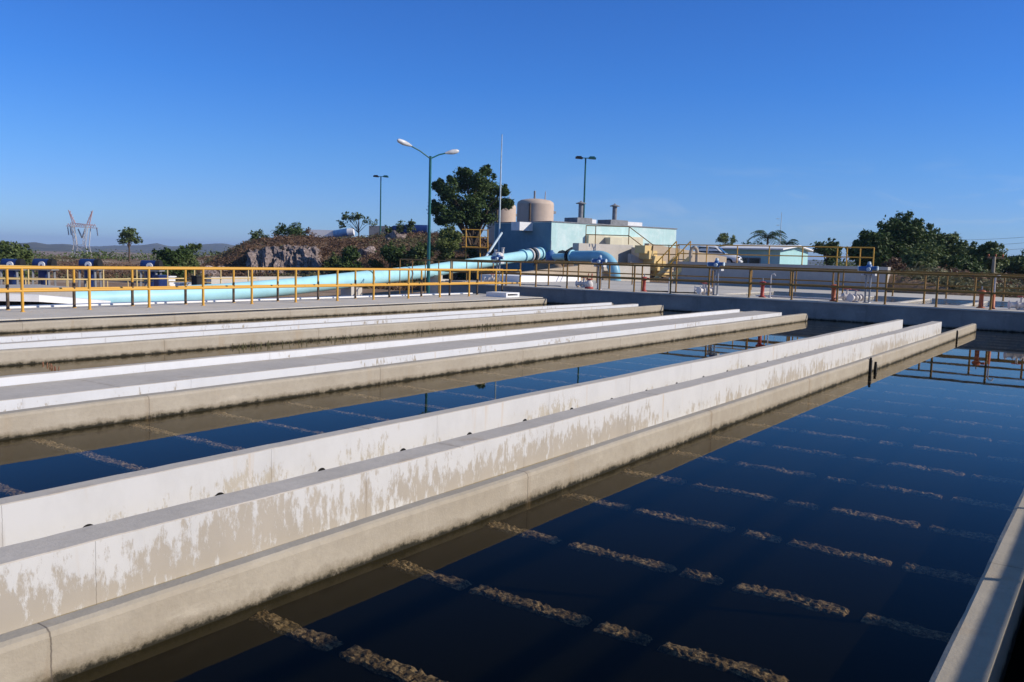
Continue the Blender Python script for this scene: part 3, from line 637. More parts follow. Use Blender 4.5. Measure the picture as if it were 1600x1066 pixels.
# ------------------------------------------------------------------ tanks
def tank(px, D, dpx, pytop, lab):
    r = dpx/2*D/F; p = W(px, D, 1.0); zt_ = WP(px, pytop, D).z
    o = thing('water_tank', lab, 'tank', (p.x, p.y, 1.0), 'beige tanks behind the building')
    MB().lathe([(r,0),(r,zt_-1.5)], (p.x,p.y,1.0), 40).build('shell', M['tank'], o)
    MB().lathe([(r,zt_-1.5),(r*.97,zt_-1.3),(r*.8,zt_-1.1),(r*.4,zt_-.98),(0,zt_-.95)], (p.x,p.y,1.0), 40).build('roof', M['tank'], o)
    MB().tube([(p.x-r*.97, p.y-r*.30, 1.2), (p.x-r*.97, p.y-r*.30, zt_-.5)], .1, 8).build('riser_pipe', M['bark'], o)
    m = MB()
    for q in range(5): m.tube([(p.x+r*.35+q*.12, p.y-r*.4+.1*q, zt_-.05), (p.x+r*.35+q*.14, p.y-r*.4+.1*q, zt_+.8)], .03, 6)
    m.tube([(p.x+r*.3, p.y-r*.45, zt_+.5), (p.x+r*.8, p.y-r*.1, zt_+.5)], .03, 6); m.build('antenna_rack', M['vwhite'], o)
    MB().tube([(p.x-.2,p.y,zt_-.2),(p.x-.2,p.y,zt_+.8)], .1, 8).build('vent', M['roofgrey'], o)
    MB().box(p.x+r*.55,p.x+r*.75,p.y-r*.86,p.y-r*.7, zt_-1.35, zt_-1.1).build('fitting', M['roofgrey'], o)
    o['_r'] = r
    return o
tank(834, 86, 57, 311.5, 'squat beige cylindrical tank standing clear of the tree')
tank(782, 92, 44, 317, 'squat beige tank half hidden by the big tree')

# flag mast
p = B0 + ux*(-.35) + uy*5.0; fp = WP(780.5, 348, 70)
tag(MB().tube([(fp.x,fp.y,1.2),(fp.x,fp.y,8),(fp.x+.05,fp.y,WP(783,210,70).z)], [.07,.06,.035], 8).lathe([(.2,0),(.2,.1),(.07,.12)], (fp.x,fp.y,1.2), 10).build('mast', M['lamppole'], None, (fp.x,fp.y,1.2)), 'tall thin white mast rising beside the big tree', 'mast')

# ------------------------------------------------------------------ lamps
lp = W(669, 52, 0); lz = ground_z(lp.x, lp.y); top = WP(668, 244, 52).z
lm = thing('street_lamp', 'tall dark green street lamp with two angled arms and pale heads', 'street lamp', (lp.x, lp.y, lz))
MB().tube([(lp.x,lp.y,lz),(lp.x,lp.y,top)], [.105,.075], 12).lathe([(.25,0),(.25,.06),(.12,.08)], (lp.x,lp.y,lz), 12).build('pole', M['teal'], lm)
for (pa, pb) in (((640,227,51.2),(621,219,50.6)), ((699,239,52.4),(717,236,52.6))):
    s0 = Vector((lp.x,lp.y,top-.15)); s1, s2 = WP(*pa), WP(*pb); d = (s2-s1).normalized()
    MB().tube([s0, s0.lerp(s1,.5)+Vector((0,0,.06)), s1], .04, 8).build('arm', M['teal'], lm)
    h_ = MB().tube([s1-d*.15, s1+d*.15, s1.lerp(s2,.5), s2-d*.1, s2], [.05,.12,.15,.12,.05], 12); h_.build('lamp_head', M['lampw'], lm)
def mastlamp(px, pyt, D, lab, zb):
    b = W(px, D, zb); zt_ = WP(px, pyt, D).z
    o = thing('street_lamp', lab, 'street lamp', (b.x,b.y,zb), 'green lamps with flat twin heads')
    MB().tube([(b.x,b.y,zb),(b.x,b.y,zt_)], [.1,.07], 10).lathe([(.22,0),(.22,.06),(.1,.08)], (b.x,b.y,zb), 10).build('pole', M['teal'], o)
    R = Vector((FH[1], -FH[0], 0))
    c = Vector((b.x,b.y,zt_)); MB().bar(c-R*.55, c+R*.55, .07).build('crossbar', M['teal'], o)
    for sgn in (-1, 1):
        q = c + R*sgn*.6; MB().bar(q-R*.32+Vector((0,0,.02)), q+R*.32-Vector((0,0,.02)), .42, .16).bar(q-R*.22+Vector((0,0,.11)), q+R*.22+Vector((0,0,.11)), .25, .1).build('lamp_head', M['black'] if sgn < 0 else M['teal'], o)
mastlamp(909.5, 247, 80, 'green lamp pole with flat twin heads behind the building', 1.5)
p = W(594, 108, 3); mastlamp(594, 276, 108, 'green lamp pole with flat twin heads standing on the brushy mound', ground_z(p.x, p.y)-.2)

# ------------------------------------------------------------------ teal house, pickup
hs = thing('teal_house', 'low teal house with white roof edge beyond the grey terrace', 'house', W(1190, 100, .6))
zE = WP(1217, 390.5, 96).z
A1 = W(1217,96,.6); A2 = along(A1, Vector((1,0,0)), 1256)
def alongn(p, d, px):
    lo, hi = 0., 60.
    for _ in range(50):
        t = (lo+hi)/2; q = p + d*t
        if pxD(q.x, q.y)[0] > px: lo = t
        else: hi = t
    return p + d*lo
A0 = alongn(A1, Vector((0,1,0)), 1126); A3 = A0 + (A2-A1)
def prism(q, z0, z1s):
    n = len(q); vs = [(p.x,p.y,z0) for p in q] + [(p.x,p.y,z) for p, z in zip(q, z1s)]
    return MB().add(vs, [tuple(range(n))[::-1], tuple(range(n,2*n))] + [(i,(i+1)%n,n+(i+1)%n,n+i) for i in range(n)])
prism([A0,A1,A2,A3], .6, [zE]*4).build('walls', M['housew'], hs)
mid1 = (A1+A2)/2; mid0 = (A0+A3)/2; zr = WP(1236, 384.5, 97.5).z
up = Vector((0,0,1)); ex = (A1-A2).normalized()*.9; exx = (A1-A0).normalized()*.6
Ea, Eb, R1 = A1+ex+exx, A2-ex*1.3+exx, mid1+exx
Ec, Ed, R0 = A0+ex-exx, A3-ex-exx, mid0-exx
def atz(p, z): return Vector((p.x,p.y,z))
ze = zE - .02
rv = [atz(Ec,ze),atz(Ea,ze),atz(R1,zr),atz(R0,zr),atz(Ed,ze),atz(Eb,ze)]; rv2 = [v+Vector((0,0,.15)) for v in rv]
MB().add(rv+rv2, [(0,3,2,1),(3,4,5,2),(6,7,8,9),(9,8,11,10),(0,1,7,6),(4,10,11,5),(1,2,8,7),(2,5,11,8),(0,6,9,3),(3,9,10,4)]).build('roof', M['wht'], hs)
MB().add([atz(A1,ze),atz(A2,ze),atz(mid1,zr)], [(0,1,2)]).build('gable', M['housew'], hs)
nrm_ = Vector(((A1-A0).y, -(A1-A0).x, 0)).normalized()
if nrm_.dot(Vector((FH[0],FH[1],0))) > 0: nrm_ = -nrm_
def onwall(t, z): p = A0.lerp(A1, t); return Vector((p.x,p.y,z)) + nrm_*.04
for t0, t1_ in ((.30,.44),(.46,.66)):
    z0w, z1w = 1.0, zE-.95; w_ = MB().add([onwall(t0,z0w),onwall(t1_,z0w),onwall(t1_,z1w),onwall(t0,z1w)], [(0,1,2,3)]).build('window', M['glass'], hs)
    fr_ = MB()
    for p, q in ((onwall(t0,z0w),onwall(t0,z1w)),(onwall(t1_,z0w),onwall(t1_,z1w)),(onwall(t0,z1w),onwall(t1_,z1w))): fr_.bar(p, q, .09)
    fr_.build('frame', M['roofgrey'], w_)

# pickup truck, seen from its front right
car = thing('pickup_truck', 'white pickup truck parked on the terrace behind the tan parapet', 'truck', (0,0,0))
def slabs(sections, mat, name, par):     # sections: (x, half width bottom, half width top, z0, z1)
    m = MB(); vs = []
    for x, wb, wt, z0, z1 in sections:
        zm = z0 + (z1-z0)*.55; vs += [(x,-wb*.94,z0),(x,-wb,z0+.12),(x,-wb,zm),(x,-wt,z1-.05),(x,-wt*.9,z1),(x,wt*.9,z1),(x,wt,z1-.05),(x,wb,zm),(x,wb,z0+.12),(x,wb*.94,z0)]
    n = 10; fs = [(i*n+k,(i+1)*n+k,(i+1)*n+(k+1)%n,i*n+(k+1)%n) for i in range(len(sections)-1) for k in range(n)]
    m.add(vs, fs, 0, True); m.add(vs[:n], [tuple(range(n))]); m.add(vs[-n:], [tuple(range(n))[::-1]]); return m.build(name, mat, par)
slabs([(-2.6,.86,.84,.55,1.05),(-2.5,.9,.88,.45,1.1),(.9,.93,.9,.42,1.12),(1.2,.93,.88,.42,1.12),(2.2,.92,.82,.42,1.02),(2.5,.86,.76,.45,.9),(2.58,.8,.7,.5,.8)], M['carw'], 'body', car)
slabs([(-1.45,.82,.70,1.06,1.1),(-1.3,.82,.68,1.06,1.72),(-.9,.82,.66,1.06,1.8),(.25,.82,.66,1.06,1.8),(.5,.82,.68,1.06,1.72),(1.25,.84,.74,1.06,1.1)], M['carw'], 'cabin', car)
for sgn in (-1, 1):
    MB().add([(-1.2,sgn*.845,1.2),(-.3,sgn*.845,1.2),(-.3,sgn*.755,1.66),(-1.1,sgn*.755,1.66)], [(0,1,2,3)]).build('window', M['glass'], car)
    MB().add([(-.22,sgn*.845,1.2),(.9,sgn*.855,1.2),(.42,sgn*.76,1.62),(-.22,sgn*.755,1.66)], [(0,1,2,3)]).build('window', M['glass'], car)
    MB().ball((2.45,sgn*.68,.82), (.12,.18,.1), 8).build('headlight', M['glass'], car)
    for x in (-1.65, 1.6):
        w_ = MB().tube([(x,sgn*.74,.38),(x,sgn*.95,.38)], .38, 20).build('wheel', M['black'], car); MB().tube([(x,sgn*.95,.38),(x,sgn*.97,.38)], .22, 14).build('rim', M['steel'], w_)
MB().add([(.60,-.64,1.69),(.60,.64,1.69),(1.23,.72,1.16),(1.23,-.72,1.16)], [(0,1,2,3)]).build('windscreen', M['glass'], car)
MB().box(2.56,2.6,-.5,.5,.62,.76).build('grille', M['black'], car)
MB().box(2.5,2.66,-.88,.88,.42,.56).build('bumper', M['carw'], car)
cp_ = W(1112, 80, 1.5); car.location = cp_
R_ = Vector((FH[1], -FH[0])); dirv = R_*.93 - FH*.36; car.rotation_euler.z = math.atan2(dirv.y, dirv.x); car.scale = (1.0, 1.0, 1.05)

# ------------------------------------------------------------------ left: flocculator drives, tanks, railings
def drive(label):
    o = thing('mixer_drive', label, 'motor', (0,0,0), 'navy mixer drives on the far tank')
    MB().tube([(-.42,0,1.62),(.30,0,1.62)], .25, 20).build('motor_body', M['navy'], o)
    MB().tube([(.30,0,1.62),(.50,0,1.62)], .265, 20).build('fan_cowl', M['black'], o)
    MB().tube([(.05,-.24,1.60),(.05,-.31,1.60)], .15, 16).build('cover', M['wht'], o)
    MB().tube([(.05,-.312,1.57),(.05,-.32,1.57)], .05, 10).build('hub', M['navy'], o)
    m = MB()
    for x in (-.4, .4):
        for y in (-.3, .3): m.bar((x,y,0),(x*.9,y*.9,1.36), .09)
    m.box(-.55,.55,-.35,.35,1.34,1.40); m.build('base_frame', M['roofgrey'], o)
    MB().lathe([(.16,.1),(.16,.9),(.24,.95),(.24,1.34)], n=14).build('gearbox', M['navy'], o)
    return o
DK = -.02
dl = [(20, 41, 'leftmost navy mixer drive, cut close to the photo edge'), (69, 41.5, 'navy mixer drive left of the lattice tower'), (141, 42, 'navy mixer drive under the lattice tower'), (236, 42.5, 'rightmost navy mixer drive beside the dark shrubs')]
d0_ = None
for px, D, lab in dl:
    p = W(px, D, 0); zz = WP(px, 413 if px < 200 else 415, D).z - 1.62
    if d0_ is None: d0_ = drive(lab); o = d0_; o.location = (p.x,p.y,zz)
    else: o = dup(d0_, (p.x,p.y,zz), lab)
    o.rotation_euler.z = math.atan2(-FH[0]*.9 + 0, FH[1]*.9)
# mixing tank: pale concrete deck with white bands
def lz(px, py, D): return WP(px, py, D).z
zdeck = W(140,42,0); zd = WP(141,413,42).z - 1.62
def dq(px0, px1, D0, D1): return [W(px0,D0,1), W(px1,D0,1), W(px1,D1,1), W(px0,D1,1)]
wbox('mixing_tank', dq(-260, 330, 38.5, 52), -.8, zd, M['deck'], 'pale concrete mixing tank carrying the four navy drives', 'tank')
wbox('tank_wall', strip(-150, 112, 27, 2.5, Vector((1,0,0))), -.8, WP(60,446,32).z, M['terrace'], 'grey concrete tank wall behind the left end of the yellow railing', 'wall')
o = wbox('channel_wall', [W(-160,26.8,1), W(60,28.6,1), W(172,31.8,1), W(172,32.1,1), W(60,28.9,1), W(-160,27.1,1)], [.10,.02,-.30,-.30,.02,.10], [.34,.24,-.1,-.1,.24,.34], M['wht'], 'white painted channel wall at the far left above a dark gap', 'wall')
wbox('channel_gap_shade', [W(-160,26.9,1), W(60,28.75,1), W(172,31.9,1), W(172,32.3,1), W(60,29.3,1), W(-160,27.5,1)], -.8, [.10,.02,-.3,-.3,.02,.10], M['dark'], 'black solid painted as the shade below the white channel wall', 'recess')  # black body in place of real shade in the gap
tag(MB().box(-14, 29.5, 22.9, 23.3, -.8, .33).build('back_curb', M['wht'], None, (8, 23.1, -.8)), 'low white curb along the back of the left platform', 'curb')
rt = [(-150,32.4),(60,33.6),(150,35.2),(260,38.2),(400,42)]
railing('safety_railing', 'pale thin railing in front of the mixing tank', [tuple(W(q,lerp(rt,q),0).xy) for q, _ in rt], [tuple(W(q,lerp(rt,q),0).xy) for q in (-90,-35,10,45,106,162,214,262,304,345,388)], .05, 1.0, .5, .028, M['yelpale'], .03)
railing('safety_railing', 'pale yellow railing on the mixing tank deck among the drives', [tuple(W(-120,39.5,0).xy), tuple(W(330,40.5,0).xy)], [tuple(W(q,39.5+(q+120)/450,0).xy) for q in range(-120,331,32)], zd, .95, .48, .025, M['yelpale'], .027)
# small cabinets and tanks by the mixing tank
for px, D, w, z1, mt, lab in ((262, 40.6, .55, 1.15, 'wht', 'white cabinet right of the rightmost navy drive'), (252, 40.2, .5, 1.2, 'navy', 'dark blue cabinet beside the rightmost navy drive'), (290, 39.6, .8, .9, 'wht', 'small white box on the tank deck before the dry field'), (308, 39, .3, 1.25, 'black', 'slim black post box on the tank deck right of the cabinets'), (100, 39.2, .5, .5, 'wht', 'small white box on the deck under the lattice tower')):
    p = W(px, D, 0); h = z1
    tag(MB().box(p.x-w/2,p.x+w/2,p.y-.2,p.y+.2,zd,zd+h).box(p.x-w/2-.04,p.x+w/2+.04,p.y-.24,p.y+.24,zd+h,zd+h+.05).box(p.x-w/2+.05,p.x+w/2-.05,p.y-.215,p.y-.2,zd+.08,zd+h-.06).build('cabinet', M[mt], None, (p.x,p.y,zd)), lab, 'cabinet')
wbox('field_wall', strip(330, 470, 46, .4, Vector((1,0,0))), -.8, WP(400,433,48).z, M['deck'], 'long pale wall behind the aqua pipe left of the rocky mound', 'wall')

# ------------------------------------------------------------------ mound top items
p = W(508, 112, 0); z = ground_z(p.x, p.y)
wbox('white_shed', dq(484, 522, 112, 114), z-1.0, WP(508,359.5,112).z, M['wht'], 'low white flat shed on top of the rocky mound', 'shed')
o = thing('storage_tank', 'small blue tank with white end lying on the mound crest', 'tank', W(535,112,z-.6))
MB().tube([WP(522,367,112), WP(543,363.5,112)], .55, 16).build('shell', M['vblue'], o); MB().tube([WP(543,363.5,112), WP(553,362.5,112)], .5, 12).build('lid', M['wht'], o)
o = tag(MB().tube([WP(606,366,104), WP(616,362.5,104), WP(640,361,104), WP(668,361,104)], [.55,.75,.75,.7], 18).build('storage_tank', M['navy'], None, WP(635,368,104)), 'dark blue long tank lying on the mound left of the tall lamp', 'tank')
wbox('brick_shed', dq(576, 606, 110, 111.5), 3.5, WP(590,353,110).z, M['roofgrey'], 'small dark shed at the foot of the mound lamp', 'shed')

# ------------------------------------------------------------------ lattice tower, pole, wires
def lattice(px, D):
    b = W(px, D, -7.5); o = thing('lattice_tower', 'tall pale lattice power tower on the horizon at left', 'tower', b)
    R = Vector((FH[1],-FH[0],0)).normalized(); Fv = Vector((FH[0],FH[1],0)); s = D/F
    def P(dx, py, df=0): q = WP(px, py, D); return Vector((b.x,b.y,0)) + R*(dx*s) + Fv*df + Vector((0,0,q.z))
    w = .34; m = MB()
    for sx in (-1, 1):
        for df in (-2.5, 2.5):
            m.bar(P(sx*15,411,df), P(sx*9,383,df*.8), w); m.bar(P(sx*9,383,df*.8), P(sx*13,352,df*.6), w)
        m.bar(P(sx*14,408,-2.5), P(-sx*2,396,-2.3), w*.8); m.bar(P(sx*14,408,2.5), P(-sx*2,396,2.3), w*.8)
        for q in range(4):
            y0, y1 = 383-q*8, 375-q*8; m.bar(P(sx*(9+q),y0,-2), P(sx*(5+q*1.2),y1,-2), w*.6); m.bar(P(sx*(5+q*1.2),y0,-2), P(sx*(9+q),y1,-2), w*.6)
            m.bar(P(sx*(5+q*1.2),y0,-2), P(sx*(5+q*1.2),y1,-2), w*.7)
    m.bar(P(-9,383,-2), P(9,383,-2), w); m.bar(P(-12,396,-2.4), P(12,396,-2.4), w*.7); m.bar(P(-9,383,-2), P(9,396,-2), w*.7); m.bar(P(9,383,-2), P(-9,396,-2), w*.7)
    m.build('body', M['tower'], o)
    m = MB()
    for df in (-1.2, 1.2): m.bar(P(-22,354,df), P(24,356,df), w); m.bar(P(-15,349,df), P(14,351,df), w)
    for q in range(12): x = -20+q*3.7; m.bar(P(x,354,-1.2), P(x+1.8,350,-1.2), w*.7); m.bar(P(x+1.8,350,-1.2), P(x+3.7,354,-1.2), w*.7)
    for sx, tip in ((-1,-19), (1,18)):
        m.bar(P(sx*13,350,0), P(tip,329,0), w*1.1); m.bar(P(sx*9,350,0), P(tip,329,0), w*1.1)
        for q in range(4): y = 348-q*5; m.bar(P(sx*(12+q*1.4),y,0), P(sx*(9.5+q*2),y-3,0), w*.6)
    m.build('crossarm', M['towerred'], o)
    for x in (-21, -17, 24): MB().bar(P(x,355,0), P(x+1.5,368,0), .45).build('insulator', M['steel'], o)
    MB().bar(P(-5,358,0), P(1,372,0), .55).bar(P(6,358,0), P(1,372,0), .55).build('insulator', M['steel'], o)
    return P
PT = lattice(128, 480)
up_ = thing('utility_pole', 'weathered wooden utility pole with crossarm beside the right trees', 'pole', W(1549, 62, .3))
b = W(1549, 62, .3); tz = WP(1549,401,62).z; R = Vector((FH[1],-FH[0],0))
MB().tube([b, Vector((b.x,b.y,tz))], [.14,.11], 10).build('pole', M['wood'], up_)
MB().bar(Vector((b.x,b.y,tz-.08))-R*.5, Vector((b.x,b.y,tz-.08))+R*.75, .12).build('crossarm', M['bark'], up_)
for q in (-.4,.1,.6): c = Vector((b.x,b.y,tz+.06))+R*q; MB().lathe([(.03,-.08),(.07,0),(.05,.1),(0,.12)], c, 8).build('insulator', M['orange'], up_)
for i, (y0, y1, lab) in enumerate(((372,366,'topmost thin power line in the right sky'), (382,374,'second thin power line in the right sky'), (391,383,'lowest thin power line in the right sky'))):
    a, b_ = WP(1470,y0+3,150), WP(1690,y1-4,120); ps = [a.lerp(b_, t/10) - Vector((0,0,1.2*4*(t/10)*(1-t/10)*.3)) for t in range(11)]
    tag(MB().tube(ps, .022, 5).build('power_line', M['roofgrey'], None, a), lab, 'cable', 'power lines in the right sky')

# ------------------------------------------------------------------ vegetation
def leaves(m, c, r, n, size, flat=1.):
    for _ in range(n):
        while True:
            d = Vector((random.uniform(-1,1), random.uniform(-1,1), random.uniform(-1,1)))
            if .25 < d.length <= 1: break
        k_ = 1 + max(-.35, random.gauss(0, .22)); p = Vector((c[0]+d.x*r[0]*k_, c[1]+d.y*r[1]*k_, c[2]+d.z*r[2]*k_)); s = size*random.uniform(.6,1.4)
        n_ = (d + Vector((random.gauss(0,.7), random.gauss(0,.7), random.gauss(.3,.7)))).normalized()
        u = n_.cross(Vector((random.random(),random.random(),random.random()))).normalized(); v = n_.cross(u)
        m.add([p-u*s, p-v*s*.5*flat, p+u*s, p+v*s*.5*flat], [(0,1,2,3)])
def tree(name, label, cat, base, h, rw, mat, n=3000, size=.22, clumps=14, trunk=.3, group=None, crown0=.3, seed=0, shape=None, spread=1.):
    random.seed(seed + 11); bx, by, bz = base
    o = thing(name, label, cat, base, group); tm = MB(); lm_ = MB(); th = h*crown0
    tm.tube([(bx,by,bz-.2),(bx+.05*h*.1,by,bz+th*.6),(bx,by,bz+th+h*.15),(bx+.1,by,bz+h*.8)], [trunk,trunk*.75,trunk*.5,trunk*.12], 8)
    for i in range(clumps):
        if shape: q = shape[i % len(shape)]; c = Vector(q[:3]); cr = q[3]
        else:
            a = random.uniform(0,2*PI); f = random.uniform(0,1)**.6; zz = random.uniform(0,1)
            rr = rw*f*(1-.55*abs(zz-.4)/.6)*spread; c = Vector((bx+cos(a)*rr, by+sin(a)*rr, bz+th+(h-th)*(.1+.8*zz))); cr = rw*random.uniform(.28,.48)
        tm.tube([(bx,by,bz+th*random.uniform(.7,1.1)), Vector((bx,by,bz+th)).lerp(c,.55)+Vector((0,0,.08*h)), c], [trunk*.4,trunk*.25,trunk*.07], 6)
        leaves(lm_, c, (cr*random.uniform(.75,1.25),cr*random.uniform(.75,1.25),cr*random.uniform(.6,.95)), n//clumps, size)
        for _ in range(3):
            a_ = random.uniform(0,2*PI); e_ = random.uniform(-.2,1.3); q_ = c + Vector((cos(a_)*cos(e_),sin(a_)*cos(e_),sin(e_)))*cr*1.15; leaves(lm_, q_, (cr*.28,cr*.28,cr*.3), max(8, n//clumps//12), size)
    tm.build('trunk', M['bark'], o); lm_.build('crown', mat, o, smooth=False); return o
def gp(px, D): p = W(px, D, 0); return (p.x, p.y, ground_z(p.x, p.y))
# big tree beside the building
D = 76; bs = gp(737, D)
cl = [(690,345,9),(700,300,15),(722,285,17),(745,282,17),(765,295,16),(712,320,18),(740,318,20),(770,318,17),(690,295,10),(786,300,8),(760,268,7),(705,338,15),(735,340,18),(758,340,16),(682,325,9),(792,318,8),(683,290,8),(728,270,9),(748,300,18)]
tree('broadleaf_tree', 'big dark broadleaf tree left of the beige tanks', 'tree', bs, WP(737,265,D).z-bs[2], 4, M['leaf'], 24000, .115, len(cl), .32, None, .35, 1, [(*(WP(x,y,D+random.uniform(-2,2))), r*D/F*1.08) for x, y, r in cl])
def bush(px, D, wpx, pytop, lab, mat, n=1500, size=.16, name='shrub', cat='shrub', grp=None, seed=0, clumps=9):
    n = int(n*1.9); size *= .7
    b = gp(px, D); h = max(.8, WP(px,pytop,D).z - b[2]); return tree(name, lab, cat, b, h, wpx/2*D/F, mat, n, size, clumps, .08, grp, .12, seed)
bush(700, 71, 62, 348, 'tall light green shrub under the big tree, right of the tall lamp', M['leaf3'], 2600, .15, seed=3, clumps=14)
bush(652, 70, 50, 372, 'olive shrub at the foot of the tall double lamp', M['leaf2'], 1800, .15, seed=4)
bush(610, 70, 66, 388, 'green shrub at the mound foot left of the tall lamp', M['leaf'], 1800, .15, seed=5)
bush(556, 69, 60, 392, 'dark green shrub at the mound foot above the aqua pipe', M['leaf'], 1800, .15, seed=6)
bush(735, 73, 44, 385, 'dark shrub behind the yellow access platform', M['leaf'], 1400, .15, seed=7)
bush(520, 71, 40, 400, 'small olive shrub below the mound rocks', M['leaf2'], 1000, .14, seed=8)
bush(838, 69.5, 24, 384, 'small reddish shrub behind the aqua pipe end flange', M['redbrush'], 500, .10, seed=9)
bush(270, 62, 66, 388, 'dark green shrub right of the mixer drives', M['leaf'], 2000, .16, seed=10)
bush(292, 75, 50, 378, 'olive shrub behind the dark shrub right of the drives', M['leaf2'], 1400, .16, seed=11)
bush(12, 58, 84, 389, 'large green bush at the left photo edge behind the drives', M['leaf2'], 3000, .17, 'bush', 'bush', seed=12, clumps=14)
bush(-60, 60, 120, 392, 'green bush beyond the left photo edge', M['leaf2'], 1800, .2, 'bush', 'bush', seed=13)
bush(454, 100, 44, 352, 'dark spreading shrub on top of the rock outcrop', M['leaf'], 900, .17, seed=14)
bush(404, 104, 30, 361, 'small sparse tree on the left end of the mound', M['leaf2'], 420, .17, 'small_tree', 'tree', seed=15)
bush(480, 108, 24, 358, 'thin pale shrub beside the white shed', M['brush'], 260, .14, seed=16)
def acacia(px, D, x0, x1, pyt, lab, seed):
    b = gp(px, D); random.seed(seed); sh = []
    for i in range(11): x = x0+(x1-x0)*random.random(); y = pyt+random.uniform(0,16); sh.append((*WP(x,y,D), random.uniform(.3,.6)))
    tree('acacia_tree', lab, 'tree', b, WP(px,pyt,D).z-b[2], 2, M['leaf2'], 620, .13, 11, .1, 'flat topped acacias on the mound', .4, seed, sh)
acacia(560, 102, 526, 582, 338, 'sparse flat topped acacia on the mound right of the white shed', 21)
acacia(622, 100, 596, 644, 346, 'dark flat topped acacia above the long dark blue tank', 22)
b = gp(202, 130); tree('lone_tree', 'lone leafy tree on the plain between the tower and the mound', 'tree', b, WP(202,360,130).z-b[2], 1.7, M['leaf2'], 900, .2, 10, .16, None, .55, 23)
# right hand trees
def bigtree(px, D, wpx, pytop, lab, seed, mat=M['leaf'], n=5200, size=.2, cl=22):
    n = int(n*2.2); size *= .66
    b = gp(px, D); tree('broadleaf_tree', lab, 'tree', b, WP(px,pytop,D).z-b[2], wpx/2*D/F, mat, n, size, cl, .28, 'dense trees right of the terrace', .14, seed)
bigtree(1362, 66, 64, 366, 'dark left flank tree of the right hand clump, behind the yellow terrace rail corner', 31)
bigtree(1410, 68, 108, 352, 'tallest dark tree in the right hand clump', 32, n=8000, cl=30)
bigtree(1464, 70, 92, 370, 'wide tree sloping down on the right of the tallest one', 33, M['leaf2'], 6000)
bigtree(1440, 60, 80, 400, 'low green tree in front of the tallest dark tree', 34, M['leaf2'], 4000, .17)
bigtree(1532, 66, 80, 394, 'low bushy tree left of the utility pole', 35, M['leaf2'], 4600)
bigtree(1490, 60, 70, 412, 'low dark tree between the clump and the utility pole', 36, M['leaf'], 3600, .17)
bigtree(1590, 72, 70, 406, 'low green tree at the right photo edge', 37, M['leaf2'], 4000)
bigtree(1680, 66, 110, 396, 'green tree beyond the right photo edge', 38, M['leaf2'], 3000)
bush(1400, 54, 50, 424, 'dry brown shrub on the slope below the terrace end', M['brush'], 1100, .13, seed=39)
bush(1432, 55, 44, 428, 'dry olive shrub on the slope left of the low trees', M['leaf2'], 1000, .13, seed=40)
b = gp(1290, 88); tree('conifer_tree', 'dark upright tree right of the teal house', 'tree', b, WP(1290,376,88).z-b[2], 1.35, M['leaf'], 1800, .16, 14, .15, None, .12, 41)
b = gp(1133, 150); tree('round_tree', 'small round bright green tree above the pickup roof', 'tree', b, WP(1133,367,150).z-b[2], 1.9, M['leaf3'], 1500, .2, 12, .16, None, .2, 42)
b = gp(1165, 160); tree('round_tree', 'low dull tree line piece behind the teal house roof', 'tree', b, WP(1165,376,160).z-b[2], 3.2, M['leaf'], 1300, .24, 10, .16, None, .15, 43, spread=1.3)
def palm(px, D, pyt, wpx, lab, seed, green=M['leaf']):
    random.seed(seed); b = gp(px, D); zt_ = WP(px,pyt+6,D).z; o = thing('palm_tree', lab, 'palm', b, 'palms behind the teal house')
    MB().tube([b,(b[0]+.1,b[1],zt_)], [.2,.14], 8).build('trunk', M['bark'], o); m = MB(); L = wpx/2*D/F
    for i in range(44):
        a = random.uniform(0,2*PI); e = random.uniform(-.3,1.4); d = Vector((cos(a),sin(a),0)); sd_ = Vector((-sin(a),cos(a),0)); pv = Vector((b[0],b[1],zt_))
        for q in range(9):
            t = q/9; p = pv + d*L*t*cos(e*.6) + Vector((0,0,L*(t*sin(e)-t*t*.75)))
            for sg in (-1,1):
                tip = p + sd_*sg*L*.26*(1-t*.7) + d*L*.16 - Vector((0,0,L*.1)); m.add([p, p+d*L*.06, tip], [(0,1,2)])
    m.build('fronds', green, o, smooth=False)
palm(1196, 128, 364, 66, 'wide palm with a reddish heart behind the teal house', 51)
palm(1226, 132, 374, 44, 'smaller palm right of the wide one behind the teal house', 52)
am = W(1216, 128, .5); tag(MB().tube([(am.x,am.y,.3),(am.x,am.y,WP(1216,332,128).z)], [.09,.04], 6).tube([WP(1213,352,128),WP(1218,352,128)], .05, 6).tube([WP(1213,342,128),WP(1218,342,128)], .04, 6).build('antenna_mast', M['lamppole'], None, (am.x,am.y,.3)), 'thin pale antenna mast rising beside the palms', 'mast')

# rocky face on the mound
random.seed(5); rk = MB(); nu, nv = 64, 34; vs = []
for i in range(nu+1):
    px = 378 + 130*i/nu
    for j in range(nv+1):
        t = j/nv; D = 76 + 15*t; p = W(px, D, 0); edge = min(1, min(i, nu-i)/7)*min(1,(nv-j)/4)
        n1 = noise.fractal(Vector((px*.085, t*4, 1)), 1., 2., 5)*.75 + abs(noise.noise(Vector((px*.3, t*3.5, 4))))*.8
        z = ground_z(p.x, p.y) - .3 + edge*(.25 + sstep(0,.3,t)*(1-t)*1.3) + n1*edge*.55*(1-t*.6); vs.append((p.x - FH[0]*n1*edge*.9, p.y - FH[1]*n1*edge*.9, z))
rk.add(vs, [(i*(nv+1)+j, (i+1)*(nv+1)+j, (i+1)*(nv+1)+j+1, i*(nv+1)+j+1) for i in range(nu) for j in range(nv)])
rk.build('rock_outcrop', M['rock'], None, gp(445, 82)); tag(bpy.data.objects['rock_outcrop'], 'jagged pinkish grey rock outcrop on the mound face', 'rock')
